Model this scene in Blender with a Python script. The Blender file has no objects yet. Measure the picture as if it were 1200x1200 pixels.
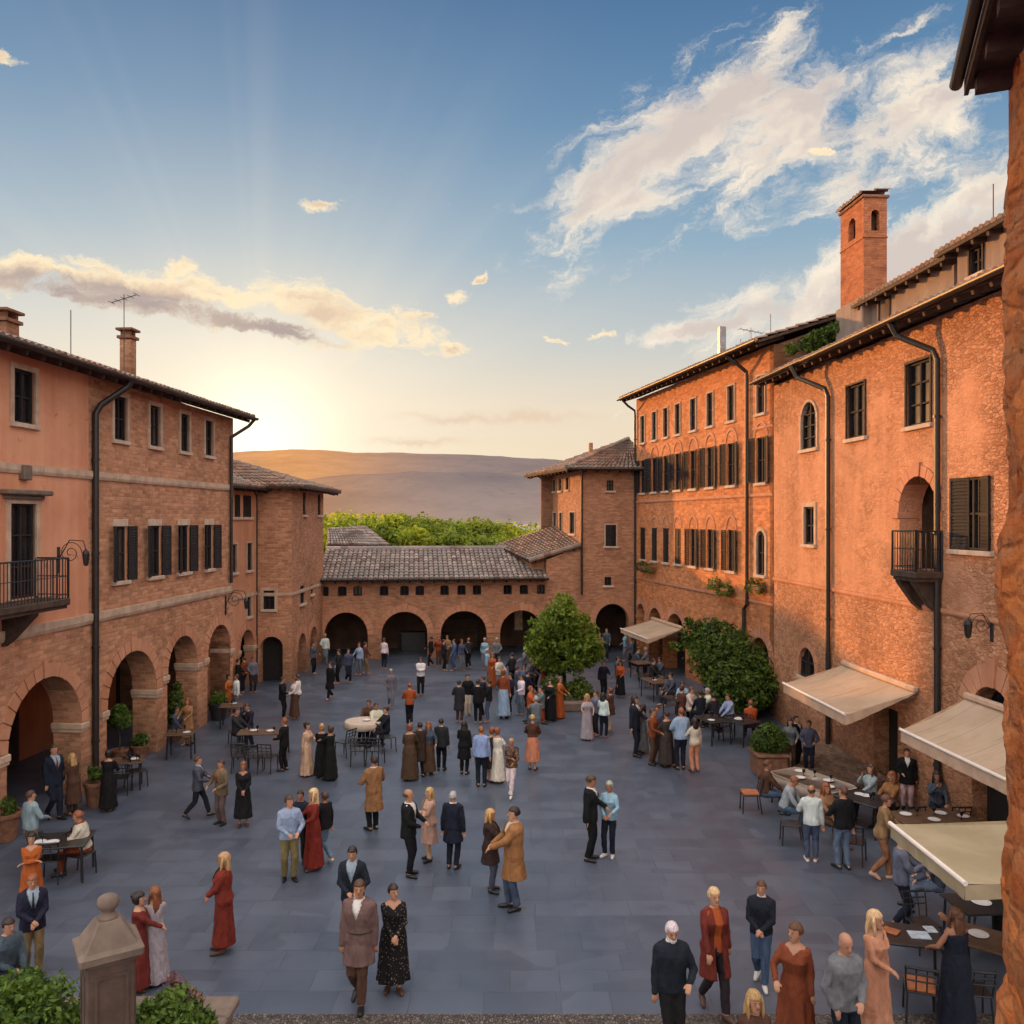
import bpy, bmesh, math, random
import numpy as np
from mathutils import Vector, Matrix, noise
random.seed(7); rng = np.random.default_rng(7)
sc = bpy.context.scene
COL = sc.collection
PI = math.pi
R = math.radians
CAMH = 7.2          # camera height above the paving (m)
F = 1000.0          # focal length expressed in photograph pixels
HZ = 608.0          # horizon row of the photograph

def ground(px, py):
    """point of the paving that the photograph shows at that pixel (survey helper)"""
    Y = CAMH * F / (py - HZ)
    return Vector(((px - 600) / F * Y, Y, 0))

# ------------------------------------------------------------------ objects
def tag(o, label=None, cat=None, group=None, kind=None):
    if label: o['label'] = label
    if cat: o['category'] = cat
    if group: o['group'] = group
    if kind: o['kind'] = kind
    return o

def thing(name, label, cat, loc=(0, 0, 0), rz=0.0, group=None):
    o = bpy.data.objects.new(name, None)
    COL.objects.link(o)
    o.empty_display_size = .2
    o.location = loc
    o.rotation_euler = (0, 0, rz)
    return tag(o, label, cat, group)

def copy_tree(o, parent=None):
    c = o.copy(); COL.objects.link(c)
    if parent: c.parent = parent
    for ch in o.children: copy_tree(ch, c)
    return c

class MB:
    """mesh builder"""
    def __init__(s): s.v = []; s.f = []; s.m = []; s.uv = {}
    def add(s, vs, fs, mi=0):
        b = len(s.v)
        s.v.extend([tuple(map(float, p)) for p in vs])
        for f in fs: s.f.append(tuple(b + i for i in f)); s.m.append(mi)
        return b
    def box(s, x0, x1, y0, y1, z0, z1, mi=0):
        s.add([(x0,y0,z0),(x1,y0,z0),(x1,y1,z0),(x0,y1,z0),(x0,y0,z1),(x1,y0,z1),(x1,y1,z1),(x0,y1,z1)],
              [(0,3,2,1),(4,5,6,7),(0,1,5,4),(1,2,6,5),(2,3,7,6),(3,0,4,7)], mi)
        return s
    def bbox(s, x0, x1, y0, y1, z0, z1, b=.01, mi=0):
        """box with chamfered vertical and top edges"""
        b = min(b, (x1-x0)*.3, (y1-y0)*.3, (z1-z0)*.3)
        def ring(i, z): return [(x0+i,y0+b+i*0,z),(x0+b,y0+i,z),(x1-b,y0+i,z),(x1-i,y0+b,z),(x1-i,y1-b,z),(x1-b,y1-i,z),(x0+b,y1-i,z),(x0+i,y1-b,z)]
        def inset(z): return [(x0+b,y0+b*1.4,z),(x0+b*1.4,y0+b,z),(x1-b*1.4,y0+b,z),(x1-b,y0+b*1.4,z),(x1-b,y1-b*1.4,z),(x1-b*1.4,y1-b,z),(x0+b*1.4,y1-b,z),(x0+b,y1-b*1.4,z)]
        s.loft([inset(z0), ring(0,z0+b), ring(0,z1-b), inset(z1)], mi=mi); return s
    def loft(s, rings, closed=True, caps=True, mi=0):
        n = len(rings[0]); vs = [p for r in rings for p in r]; fs = []
        for k in range(len(rings)-1):
            for i in range(n if closed else n-1):
                j = (i+1) % n
                fs.append((k*n+i, k*n+j, (k+1)*n+j, (k+1)*n+i))
        if caps and closed:
            fs.append(tuple(range(n-1,-1,-1))); fs.append(tuple((len(rings)-1)*n+i for i in range(n)))
        s.add(vs, fs, mi); return s
    def tube(s, pts, rad, n=8, mi=0, round_caps=False, flat=1.0):
        pts = [Vector(p) for p in pts]
        if not hasattr(rad, '__len__'): rad = [rad]*len(pts)
        if round_caps:
            d0 = (pts[0]-pts[1]).normalized(); d1 = (pts[-1]-pts[-2]).normalized()
            r0, r1 = rad[0], rad[-1]
            pts = [pts[0]+d0*r0*.9, pts[0]+d0*r0*.6] + pts + [pts[-1]+d1*r1*.6, pts[-1]+d1*r1*.9]
            rad = [r0*.4, r0*.8] + list(rad) + [r1*.8, r1*.4]
        rings = []; up = None
        for i, p in enumerate(pts):
            t = (pts[min(i+1,len(pts)-1)] - pts[max(i-1,0)])
            t = t.normalized() if t.length > 1e-9 else Vector((0,0,1))
            if up is None: up = Vector((1,0,0)) if abs(t.x) < .8 else Vector((0,1,0))
            b = t.cross(up).normalized(); up = b.cross(t).normalized()
            rings.append([p + (up*math.cos(a) + b*math.sin(a)*flat)*rad[i] for a in [2*PI*k/n for k in range(n)]])
        s.loft(rings, mi=mi); return s
    def lathe(s, prof, n=20, c=(0,0,0), mi=0):
        s.loft([[(c[0]+r*math.cos(2*PI*k/n), c[1]+r*math.sin(2*PI*k/n), c[2]+z) for k in range(n)] for r, z in prof], mi=mi); return s
    def ball(s, c, r, nu=14, nv=9, mi=0):
        if not hasattr(r,'__len__'): r = (r,r,r)
        rings = []
        for j in range(nv+1):
            a = -PI/2 + PI*(j+.0)/nv; cr = max(math.cos(a), .02)
            rings.append([(c[0]+r[0]*cr*math.cos(2*PI*k/nu), c[1]+r[1]*cr*math.sin(2*PI*k/nu), c[2]+r[2]*math.sin(a)) for k in range(nu)])
        s.loft(rings, mi=mi); return s
    def mesh(s, name, mats, smooth=False, recalc=True, uvs=None):
        me = bpy.data.meshes.new(name)
        me.from_pydata(s.v, [], s.f)
        for m in (mats if isinstance(mats, (list, tuple)) else [mats]): me.materials.append(m)
        if any(s.m): me.polygons.foreach_set('material_index', s.m)
        if recalc:
            bm = bmesh.new(); bm.from_mesh(me)
            bmesh.ops.recalc_face_normals(bm, faces=bm.faces); bm.to_mesh(me); bm.free()
        if smooth: me.polygons.foreach_set('use_smooth', [True]*len(me.polygons))
        me.update()
        if uvs is not None:
            ul = me.uv_layers.new(name='UVMap'); li = np.zeros(len(me.loops), np.int32); me.loops.foreach_get('vertex_index', li)
            ul.data.foreach_set('uv', np.asarray(uvs, np.float32)[li].ravel())
        else: box_uv(me)
        return me
    def build(s, name, mats, parent=None, loc=None, rz=0, smooth=False, recalc=True, uvs=None):
        return link(s.mesh(name, mats, smooth, recalc, uvs), name, parent, loc, rz)

def link(me, name, parent=None, loc=None, rz=0):
    o = bpy.data.objects.new(name, me); COL.objects.link(o)
    if parent: o.parent = parent
    if loc is not None: o.location = loc
    if rz: o.rotation_euler = (0,0,rz)
    return o

def box_uv(me):
    n = len(me.loops)
    if not n: return
    co = np.zeros(len(me.vertices)*3, np.float32); me.vertices.foreach_get('co', co); co = co.reshape(-1,3)
    li = np.zeros(n, np.int32); me.loops.foreach_get('vertex_index', li)
    npoly = len(me.polygons); nr = np.zeros(npoly*3, np.float32); me.polygons.foreach_get('normal', nr); nr = np.abs(nr.reshape(-1,3))
    lt = np.zeros(npoly, np.int32); me.polygons.foreach_get('loop_total', lt)
    ax = np.repeat(np.argmax(nr + np.array([0,.01,0]), axis=1), lt); c = co[li]
    uv = np.where((ax==1)[:,None], c[:,[0,2]], np.where((ax==0)[:,None], c[:,[1,2]], c[:,[0,1]]))
    ul = me.uv_layers.new(name='UVMap'); ul.data.foreach_set('uv', np.ascontiguousarray(uv, np.float32).ravel())

# ------------------------------------------------------------------ node helper
class NT:
    def __init__(s, nt): s.nt = nt; s.n = nt.nodes; s.l = nt.links
    def put(s, sock, v):
        if v is None: return
        if hasattr(v, 'is_linked') or isinstance(v, bpy.types.NodeSocket): s.l.new(v, sock)
        else:
            if isinstance(v, (tuple, list)) and len(v) == 3 and len(getattr(sock, 'default_value', (0,0,0))) == 4: v = (*v, 1)
            sock.default_value = v
    def node(s, typ, ins=(), **kw):
        n = s.n.new(typ)
        for k, v in kw.items(): setattr(n, k, v)
        for k, v in (ins.items() if isinstance(ins, dict) else enumerate(ins)): s.put(n.inputs[k], v)
        return n
    def m(s, op, a, b=None, c=None): return s.node('ShaderNodeMath', [a, b, c], operation=op).outputs[0]
    def add(s, a, b): return s.m('ADD', a, b)
    def mul(s, a, b): return s.m('MULTIPLY', a, b)
    def sub(s, a, b): return s.m('SUBTRACT', a, b)
    def vm(s, op, a, b=None):
        n = s.node('ShaderNodeVectorMath', [a, b], operation=op); return n.outputs[1] if op in ('LENGTH','DOT_PRODUCT') else n.outputs[0]
    def sep(s, v): n = s.node('ShaderNodeSeparateXYZ', [v]); return n.outputs[0], n.outputs[1], n.outputs[2]
    def comb(s, x, y, z=0.0): return s.node('ShaderNodeCombineXYZ', [x, y, z]).outputs[0]
    def mix(s, f, a, b, mode='MIX'):
        n = s.node('ShaderNodeMix', data_type='RGBA', blend_type=mode); s.put(n.inputs[0], f); s.put(n.inputs[6], a); s.put(n.inputs[7], b); return n.outputs[2]
    def ss(s, x, a, b, lo=0.0, hi=1.0):
        n = s.node('ShaderNodeMapRange', [x, a, b, lo, hi], interpolation_type='SMOOTHSTEP'); return n.outputs[0]
    def noise(s, v, scale, detail=4, rough=.55, dist=0.0, out=0):
        n = s.node('ShaderNodeTexNoise', {'Vector': v, 'Scale': scale, 'Detail': detail, 'Roughness': rough, 'Distortion': dist}); return n.outputs[out]
    def vor(s, v, scale, feature='F1', out=0, rnd=1.0):
        n = s.node('ShaderNodeTexVoronoi', {'Vector': v, 'Scale': scale, 'Randomness': rnd}, feature=feature); return n.outputs[out]
    def ramp(s, f, stops):
        n = s.node('ShaderNodeValToRGB', [f]); e = n.color_ramp.elements
        while len(e) < len(stops): e.new(.5)
        for i, (p, c) in enumerate(stops): e[i].position = p; e[i].color = (*c, 1)
        return n.outputs[0]
    def map(s, v, sc_=(1,1,1), loc=(0,0,0), rot=(0,0,0)):
        return s.node('ShaderNodeMapping', {'Vector': v, 'Scale': sc_, 'Location': loc, 'Rotation': rot}).outputs[0]
    def bump(s, h, st=.5, d=.02, nrm=None):
        n = s.node('ShaderNodeBump', {'Height': h, 'Strength': st, 'Distance': d}); 
        if nrm is not None: s.put(n.inputs['Normal'], nrm)
        return n.outputs[0]
    def bsdf(s, col, rough=.8, nrm=None, **kw):
        b = s.node('ShaderNodeBsdfPrincipled', {'Base Color': col, 'Roughness': rough})
        if nrm is not None: s.put(b.inputs['Normal'], nrm)
        for k, v in kw.items(): s.put(b.inputs[k.replace('_',' ')], v)
        return b
    def out(s, sh): s.l.new(sh, s.node('ShaderNodeOutputMaterial').inputs[0])

def mat(name):
    m = bpy.data.materials.new(name); m.use_nodes = True; m.node_tree.nodes.clear(); return m, NT(m.node_tree)
def uvn(t): return t.node('ShaderNodeUVMap').outputs[0]
def objc(t): return t.node('ShaderNodeTexCoord').outputs['Object']
MAT = {}
def simple(name, col, rough=.7, var=.25, scale=6, bump=.15, **kw):
    m, t = mat(name); c = objc(t); n = t.noise(c, scale, 5)
    col2 = t.mix(t.ss(n, .3, .7), tuple(x*(1-var) for x in col), tuple(min(1,x*(1+var)) for x in col))
    b = t.bsdf(col2, rough, t.bump(t.noise(c, scale*5, 4), bump, .01) if bump else None, **kw); t.out(b.outputs[0]); MAT[name] = m; return m

# ---- wall surface recipes: each returns (colour, height) sockets from UV in metres
def brick_cols(t, uv, c1, c2, mortar, bw=.31, bh=.115, ms=.013, wob=.034):
    w = t.vm('ADD', uv, t.vm('SCALE', t.vm('SUBTRACT', t.noise(uv, 3.5, 3, out=1), (.5,.5,.5)), None))
    sc_ = w.node.inputs[1].links[0].from_node; sc_.inputs['Scale'].default_value = wob*2
    n = t.node('ShaderNodeTexBrick', {'Vector': w, 'Color1': (1,1,1,1), 'Color2': (0,0,0,1), 'Mortar': (.5,.5,.5,1), 'Scale': 1.0, 'Mortar Size': ms, 'Mortar Smooth': .35, 'Bias': 0.0, 'Brick Width': bw, 'Row Height': bh})
    n.offset = .5
    big = t.noise(uv, .35, 4); med = t.noise(uv, 2.2, 5)
    v = t.add(t.mul(n.outputs['Color'], .34), t.add(t.mul(t.noise(t.vm('MULTIPLY', uv, (1/bw,1/bh,1)), .9, 2), .36), t.mul(t.noise(uv, 5.5, 6, .68), .42)))
    col = t.mix(t.ss(v, .28, .85), c1, c2)
    col = t.mix(t.ss(t.noise(t.vm('MULTIPLY', uv, (1/bw,1/bh,1)), .55, 3, .7), .60, .70, 0.0, .45), col, tuple(x*.55 for x in c1))
    col = t.mix(t.mul(n.outputs['Fac'], .55), col, mortar)
    col = t.mix(1.0, col, t.ramp(t.add(t.mul(big,.5), t.mul(med,.5)), [(.3,(.62,.6,.6)),(.5,(1,1,1)),(.72,(1.18,1.12,1.05))]), 'MULTIPLY')
    h = t.add(t.add(t.mul(n.outputs['Fac'], -.7), t.mul(t.noise(uv, 9, 6, .65), 1.1)), t.mul(v,.5))
    return col, h
def stucco_cols(t, uv, c1, c2):
    a = t.noise(uv, .5, 6, .62); st = t.noise(t.vm('MULTIPLY', uv, (2.2,.18,1)), 1.0, 5, .6); f = t.noise(uv, 14, 4)
    col = t.mix(t.ss(t.add(t.mul(a,.6), t.mul(st,.4)), .36, .64), c1, c2)
    col = t.mix(t.ss(t.noise(uv, 1.7, 6, .7), .60, .72), col, tuple(x*.66 for x in c1))
    h = t.add(t.mul(f, .6), t.mul(t.noise(uv, 3, 4), .5)); return col, h
def rubble_cols(t, uv, c1, c2, mortar, s=5.2):
    w = t.vm('ADD', t.vm('MULTIPLY', uv, (1.0,1.75,1)), t.mul(t.noise(uv, 5, 5, .65, out=1), .17))
    d = t.vor(w, s, 'DISTANCE_TO_EDGE'); rc = t.node('ShaderNodeSeparateColor', [t.vor(w, s, 'F1', 1)]).outputs[0]
    nz = t.noise(uv, 6, 7, .68); big = t.noise(uv, .4, 4)
    col = t.mix(t.ss(t.add(t.mul(rc,.42), t.mul(nz,.62)), .25, .8), c1, c2)
    col = t.mix(t.mul(t.ss(d, .0, .10, .5, 0.0), t.ss(t.noise(uv,2.3,4),.42,.66)), col, mortar)
    col = t.mix(1.0, col, t.ramp(big, [(.3,(.66,.64,.64)),(.52,(1,1,1)),(.75,(1.15,1.1,1.05))]), 'MULTIPLY')
    h = t.add(t.mul(t.ss(d, 0, .16), .55), t.mul(nz, 1.1)); return col, h
def foot_tone(t, uv, col, top=None):
    """darker near the pavement, with a noisy edge"""
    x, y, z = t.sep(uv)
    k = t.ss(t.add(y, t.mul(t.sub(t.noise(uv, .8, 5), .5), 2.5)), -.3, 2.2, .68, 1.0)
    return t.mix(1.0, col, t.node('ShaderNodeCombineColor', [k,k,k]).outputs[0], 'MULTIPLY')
def wallmat(name, fn, rough=.9, bump=.6, dist=.03):
    m, t = mat(name); uv = uvn(t); col, h = fn(t, uv); col = foot_tone(t, uv, col)
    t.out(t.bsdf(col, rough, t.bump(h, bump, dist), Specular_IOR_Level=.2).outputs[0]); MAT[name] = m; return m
BR1, BR2, MOR = (.35,.163,.088), (.60,.318,.185), (.46,.27,.17)
wallmat('brick_orange', lambda t,u: brick_cols(t,u,(.42,.15,.06),(.70,.295,.125),(.50,.235,.12)))  # brick colour pushed towards orange in place of stronger sunlight
wallmat('brick', lambda t,u: brick_cols(t,u,BR1,BR2,MOR))
wallmat('brick_dark', lambda t,u: brick_cols(t,u,(.20,.10,.06),(.33,.18,.11),(.25,.155,.10),bw=.3,bh=.1))
wallmat('brick_fine', lambda t,u: brick_cols(t,u,(.32,.148,.080),(.51,.268,.157),(.38,.215,.137),bw=.28,bh=.085,ms=.01))
wallmat('brick_red', lambda t,u: brick_cols(t,u,(.30,.10,.045),(.46,.18,.085),(.34,.15,.085),bw=.26,bh=.08,ms=.01))
wallmat('stucco', lambda t,u: stucco_cols(t,u,(.44,.20,.11),(.57,.285,.165)), bump=.35)
wallmat('stucco_red', lambda t,u: stucco_cols(t,u,(.30,.10,.05),(.40,.15,.08)), bump=.3)
wallmat('rubble', lambda t,u: rubble_cols(t,u,(.30,.15,.08),(.50,.28,.165),(.30,.18,.11)), bump=1.0, dist=.06)
wallmat('grey_render', lambda t,u: stucco_cols(t,u,(.22,.17,.14),(.33,.26,.21)), bump=.5)
def _left(t,u):
    a,ha = stucco_cols(t,u,(.52,.225,.125),(.66,.325,.19)); b,hb = brick_cols(t,u,BR1,BR2,MOR)
    x,y,z = t.sep(u); e = t.mul(t.sub(t.noise(u,3,4),.5),.12)
    k = t.mul(t.m('LESS_THAN', x, LM_SPLIT), t.m('GREATER_THAN', t.add(y,e), 4.45))
    return t.mix(k,b,a), t.add(t.mul(k,t.mul(ha,.45)), t.mul(t.sub(1.0,k),hb))
def _right(t,u):
    a,ha = stucco_cols(t,u,(.47,.222,.12),(.64,.335,.195)); b,hb = rubble_cols(t,u,(.42,.19,.095),(.67,.345,.195),(.35,.18,.105),7)
    x,y,z = t.sep(u); e = t.mul(t.sub(t.noise(u,1.3,5),.5),1.2)
    k1 = t.ss(t.add(y,t.mul(e,.06)), 5.0, 5.2, .12, 1.0)
    k2 = t.ss(t.add(x,e), 12.2, 12.6, 1.0, 0.0)   # the near end is bare stone up to the eave
    k3 = t.ss(t.add(y,t.mul(e,1.4)), 10.2, 10.5, 1.0, .25)
    k = t.mul(t.mul(t.mul(k1,k2),k3), t.ss(t.noise(u,.9,6,.65),.34,.62,.25,.80))
    return t.mix(k,b,a), t.add(t.mul(k,t.mul(ha,.9)), t.mul(t.sub(1.0,k),hb))
LM_SPLIT = 8.6
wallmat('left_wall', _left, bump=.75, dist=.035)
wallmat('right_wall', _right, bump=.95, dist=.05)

simple('trim', (.46,.33,.235), .85, .18, 3, .4)
simple('pale_stone', (.155,.115,.09), .9, .2, 4, .4)
simple('sill_stone', (.50,.38,.29), .85, .15, 5, .3)
simple('shutter', (.011,.009,.009), .8, .35, 8, .2)
simple('frame_wood', (.014,.010,.009), .85, .3, 9, .2)
simple('iron', (.012,.011,.012), .45, .3, 10, .1)
simple('pipe', (.018,.014,.013), .45, .3, 6, .1)
simple('eave_wood', (.055,.032,.02), .8, .35, 5, .4)
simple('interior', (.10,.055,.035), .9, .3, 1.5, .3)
simple('metal_grey', (.2,.2,.21), .4, .2, 5, .05, Metallic=.7)
simple('terracotta', (.17,.075,.04), .85, .3, 7, .4)
simple('soil', (.03,.02,.014), 1.0, .4, 12, .8)
simple('bark', (.055,.035,.022), .9, .4, 14, .9)
simple('table_wood', (.10,.055,.03), .5, .3, 6, .2)
simple('table_dark', (.02,.019,.02), .35, .3, 6, .1)
simple('linen', (.47,.38,.30), .8, .08, 6, .2)
simple('china', (.72,.70,.68), .25, .04, 6, 0)
simple('paper', (.45,.52,.58), .6, .2, 8, .1)
simple('cushion', (.34,.11,.04), .8, .2, 9, .3)
simple('valance', (.52,.36,.25), .85, .1, 4, .2)
simple('white_edge', (.75,.68,.60), .6, .06, 5, .1)
simple('doorway_light_tint', (.75,.5,.3), .8, .3, 3, .1)
m,t = mat('canvas'); c = objc(t); n = t.noise(c, 1.2, 5)
col = t.mix(t.ss(n,.35,.65), (.54,.40,.27), (.63,.48,.34)); wv = t.noise(t.vm('MULTIPLY', c, (1,40,40)), 2, 2); cx = t.sep(c)[0]; seam = t.ss(t.m('ABSOLUTE', t.sub(t.m('FRACT', t.mul(cx,1.1)), .5)), .0, .035, 1.0, 0.0); col = t.mix(t.mul(seam,.35), col, (.25,.17,.11)); col = t.mix(t.ss(t.noise(t.vm('MULTIPLY',c,(3,.7,.7)),1.4,6,.7),.52,.72,0.0,.55), col, (.33,.235,.15))
d = t.bsdf(col, .85, t.bump(t.add(t.noise(c,2.5,3), t.mul(wv,.15)), .35, .04)); tr = t.node('ShaderNodeBsdfTranslucent', [col]); x = t.node('ShaderNodeMixShader', [.25, d.outputs[0], tr.outputs[0]]); t.out(x.outputs[0]); MAT['canvas'] = m
m,t = mat('canvas_green'); c = objc(t); n = t.noise(c, 1.2, 5)
col = t.mix(t.ss(n,.35,.65), (.29,.235,.14), (.37,.30,.19)); t.out(t.bsdf(col, .85, t.bump(t.noise(c,2.5,4), .35, .04)).outputs[0]); MAT['canvas_green'] = m
m,t = mat('glass'); c = objc(t); t.out(t.bsdf(t.mix(t.noise(c,1.5,3),(.006,.007,.01),(.02,.02,.025)), .12, t.bump(t.noise(c,1.3,2),.08,.05), Specular_IOR_Level=.28).outputs[0]); MAT['glass'] = m

# roof tiles: UV holds (tile column, tile row)
def tiles(name, c1, c2, c3):
    m,t = mat(name); uv = uvn(t); x,y,z = t.sep(uv)
    w = t.node('ShaderNodeTexWhiteNoise', [t.comb(t.m('FLOOR', t.add(x,.5)), t.m('FLOOR', y))], noise_dimensions='2D').outputs[0]
    c = objc(t); n = t.noise(c, .6, 5); f = t.noise(c, 12, 5)
    col = t.mix(w, c1, c2); col = t.mix(t.ss(t.add(n, t.mul(f,.35)), .60, .82), col, c3)
    gap = t.ss(t.m('ABSOLUTE', t.sub(t.m('FRACT', t.add(x,.5)), .5)), .28, .5, 1.0, .35)
    col = t.mix(1.0, col, t.node('ShaderNodeCombineColor', [gap,gap,gap]).outputs[0], 'MULTIPLY')
    t.out(t.bsdf(col, .88, t.bump(f, .5, .02), Specular_IOR_Level=.25).outputs[0]); MAT[name] = m
tiles('tiles', (.15,.085,.06), (.34,.22,.165), (.20,.17,.14))
tiles('tiles_grey', (.14,.10,.085), (.36,.29,.25), (.22,.19,.17))

# paving of the square: big worn slabs, long side across
m,t = mat('paving'); c = objc(t)
w = t.vm('ADD', c, t.vm('SCALE', t.noise(c, .7, 3, out=1), None)); w.node.inputs[1].links[0].from_node.inputs['Scale'].default_value = .05
def slabs(bw, bh, off, loc):
    n = t.node('ShaderNodeTexBrick', {'Vector': t.map(w, (1,1,1), loc), 'Color1': (0,0,0,1), 'Color2': (1,1,1,1), 'Mortar': (.5,.5,.5,1), 'Scale': 1.0, 'Mortar Size': .009, 'Mortar Smooth': .3, 'Bias': 0.0, 'Brick Width': bw, 'Row Height': bh}); n.offset = off; n.squash = .7; n.squash_frequency = 3; return n
s1, s2 = slabs(1.1,.62,.37,(0,0,0)), slabs(.75,.62,.6,(.3,0,0))
pk = t.m('GREATER_THAN', t.noise(t.vm('MULTIPLY', c, (.35,.8,1)), .8, 1), .52)
sv = t.mix(pk, s1.outputs['Color'], s2.outputs['Color']); sf = t.node('ShaderNodeMix', data_type='FLOAT'); t.put(sf.inputs[0],pk); t.put(sf.inputs[2],s1.outputs['Fac']); t.put(sf.inputs[3],s2.outputs['Fac']); sf = sf.outputs[0]
bg = t.noise(c, .16, 5, .6); md = t.noise(c, 1.1, 6, .65); fn = t.noise(c, 22, 4)
tone = t.add(t.add(t.mul(t.node('ShaderNodeSeparateColor',[sv]).outputs[0],.22), t.mul(bg,.45)), t.mul(md,.35))
col = t.mix(t.ss(tone,.3,.85), (.050,.065,.094), (.098,.118,.158))  # blue in the slab colour stands in for reflected sky
col = t.mix(t.mul(sf,t.ss(t.noise(c,.8,4),.35,.65,.12,.6)), col, (.028,.030,.036))
col = t.mix(t.ss(t.noise(c,.9,6,.7),.60,.75,0.0,.7), col, (.030,.034,.042)); col = t.mix(t.ss(t.noise(c,3.1,7,.75),.66,.74,0.0,.5), col, (.11,.115,.125))
rg = t.add(t.ss(t.add(md,t.mul(bg,.6)),.5,1.1,.26,.46), t.mul(fn,.08))
h = t.add(t.add(t.mul(sf,-.6), t.mul(fn,.25)), t.mul(md,.45))
t.out(t.bsdf(col, rg, t.bump(h,.4,.012), Specular_IOR_Level=.5).outputs[0]); MAT['paving'] = m
m,t = mat('cobble'); c = objc(t); d = t.vor(t.vm('MULTIPLY',c,(1,.8,1)), 26, 'DISTANCE_TO_EDGE'); r = t.vor(t.vm('MULTIPLY',c,(1,.8,1)), 26, 'F1', 1)
col = t.mix(t.node('ShaderNodeSeparateColor',[r]).outputs[0], (.06,.05,.045), (.22,.18,.15)); col = t.mix(t.ss(d,.0,.12,.8,0.0), col, (.02,.018,.018))
t.out(t.bsdf(col,.7,t.bump(t.ss(d,0,.2),1.0,.03)).outputs[0]); MAT['cobble'] = m

# foliage
def leafmat(name, dark, light, tr=.35):
    m,t = mat(name); g = t.node('ShaderNodeNewGeometry'); c = objc(t)
    r = t.add(t.mul(g.outputs['Random Per Island'], .55), t.mul(t.noise(c, 1.3, 3), .5))
    col = t.mix(t.ss(r,.15,.9), dark, light); d = t.bsdf(col, .55, Specular_IOR_Level=.3); x = t.node('ShaderNodeBsdfTranslucent', [t.mix(1.0,col,(1.25,1.2,.5),'MULTIPLY')])
    t.out(t.node('ShaderNodeMixShader', [tr, d.outputs[0], x.outputs[0]]).outputs[0]); MAT[name] = m
leafmat('leaf', (.030,.065,.008), (.24,.33,.040), .45)
leafmat('leaf_dark', (.014,.036,.007), (.13,.20,.028), .4)
leafmat('leaf_sun_tint', (.11,.17,.012), (.44,.48,.045), .55)  # sunlit look of the far trees put into the leaf colour
leafmat('leaf_shrub', (.03,.07,.012), (.15,.24,.035))
leafmat('leaf_deep', (.06,.11,.012), (.30,.36,.04), .5)
leafmat('twig_pink', (.12,.05,.06), (.30,.15,.15), .2)

# people: colours come from the object, weave and folds from noise
def clothmat(name, rough, fold, extra=None):
    m,t = mat(name); c = objc(t); oc = t.node('ShaderNodeObjectInfo').outputs['Color']
    n = t.noise(t.vm('MULTIPLY', c, (1,1,.45)), 9, 4, .55, .6); f = t.noise(c, 90, 2)
    col = t.mix(1.0, oc, t.ramp(n, [(.3,(.72,.72,.72)),(.5,(1,1,1)),(.7,(1.2,1.2,1.2))]), 'MULTIPLY')
    if extra: col = extra(t,c,col)
    t.out(t.bsdf(col, rough, t.bump(t.add(n,t.mul(f,.06)), fold, .05), Specular_IOR_Level=.25).outputs[0]); MAT[name] = m
clothmat('cloth', .85, .75)
clothmat('cloth_floral', .85, .6, lambda t,c,col: t.mix(t.ss(t.vor(c,26),.16,.24,1.0,0.0), col, t.mix(t.noise(c,30,1),(.30,.16,.10),(.35,.30,.24))))
clothmat('cloth_check', .85, .6, lambda t,c,col: t.mix(t.mul(t.m('GREATER_THAN', t.vor(c,16), .33),.85), col, (.05,.035,.03)))
m,t = mat('skin'); c = objc(t); oc = t.node('ShaderNodeObjectInfo').outputs['Color']
t.out(t.bsdf(t.mix(t.noise(c,14,3), t.mix(1.0,oc,(.86,.8,.8),'MULTIPLY'), oc), .5, Subsurface_Weight=.0, Specular_IOR_Level=.35).outputs[0]); MAT['skin'] = m
m,t = mat('hair'); c = objc(t); oc = t.node('ShaderNodeObjectInfo').outputs['Color']; n = t.noise(t.vm('MULTIPLY',c,(60,60,6)),1.0,4,.6,.8)
t.out(t.bsdf(t.mix(1.0,oc,t.ramp(n,[(.3,(.45,.45,.45)),(.7,(1.5,1.5,1.5))]),'MULTIPLY'), .42, t.bump(n,.7,.012)).outputs[0]); MAT['hair'] = m
simple('eye_dark', (.012,.008,.007), .35, .1, 5, 0)
simple('lip', (.28,.09,.07), .5, .1, 5, 0)
m,t = mat('leather'); c = objc(t); oc = t.node('ShaderNodeObjectInfo').outputs['Color']; t.out(t.bsdf(oc,.45,t.bump(t.noise(c,25,3),.15,.01)).outputs[0]); MAT['leather'] = m

simple('glass_pale', (.07,.06,.055), .3, .4, 2, .1)
# ------------------------------------------------------------------ architecture helpers (local frame: x along the facade, y into the building, z up)
class Facade:
    def __init__(s, P0, d):
        s.P0 = Vector((P0[0], P0[1], 0)); d = Vector((d[0], d[1], 0)).normalized(); s.d = d
        s.rz = math.atan2(d.y, d.x); s.inn = Vector((-d.y, d.x, 0))
    def uv(s, px, py):
        a = (px-600)/F; u = (s.P0.x - a*s.P0.y)/(a*s.d.y - s.d.x); t = s.P0.y + u*s.d.y
        return u, CAMH-(py-HZ)/F*t
    def rect(s, x0, y0, x1, y1):
        u0 = s.uv(x0, 0)[0]; u1 = s.uv(x1, 0)[0]; xm = (x0+x1)/2
        return min(u0,u1), max(u0,u1), s.uv(xm,y1)[1], s.uv(xm,y0)[1]
    def loc(s, p):
        q = Vector((p[0],p[1],0))-s.P0; return q.dot(s.d), q.dot(s.inn)
    def world(s, u, y, z=0): p = s.P0 + s.d*u + s.inn*y; return Vector((p.x,p.y,z))

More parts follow.
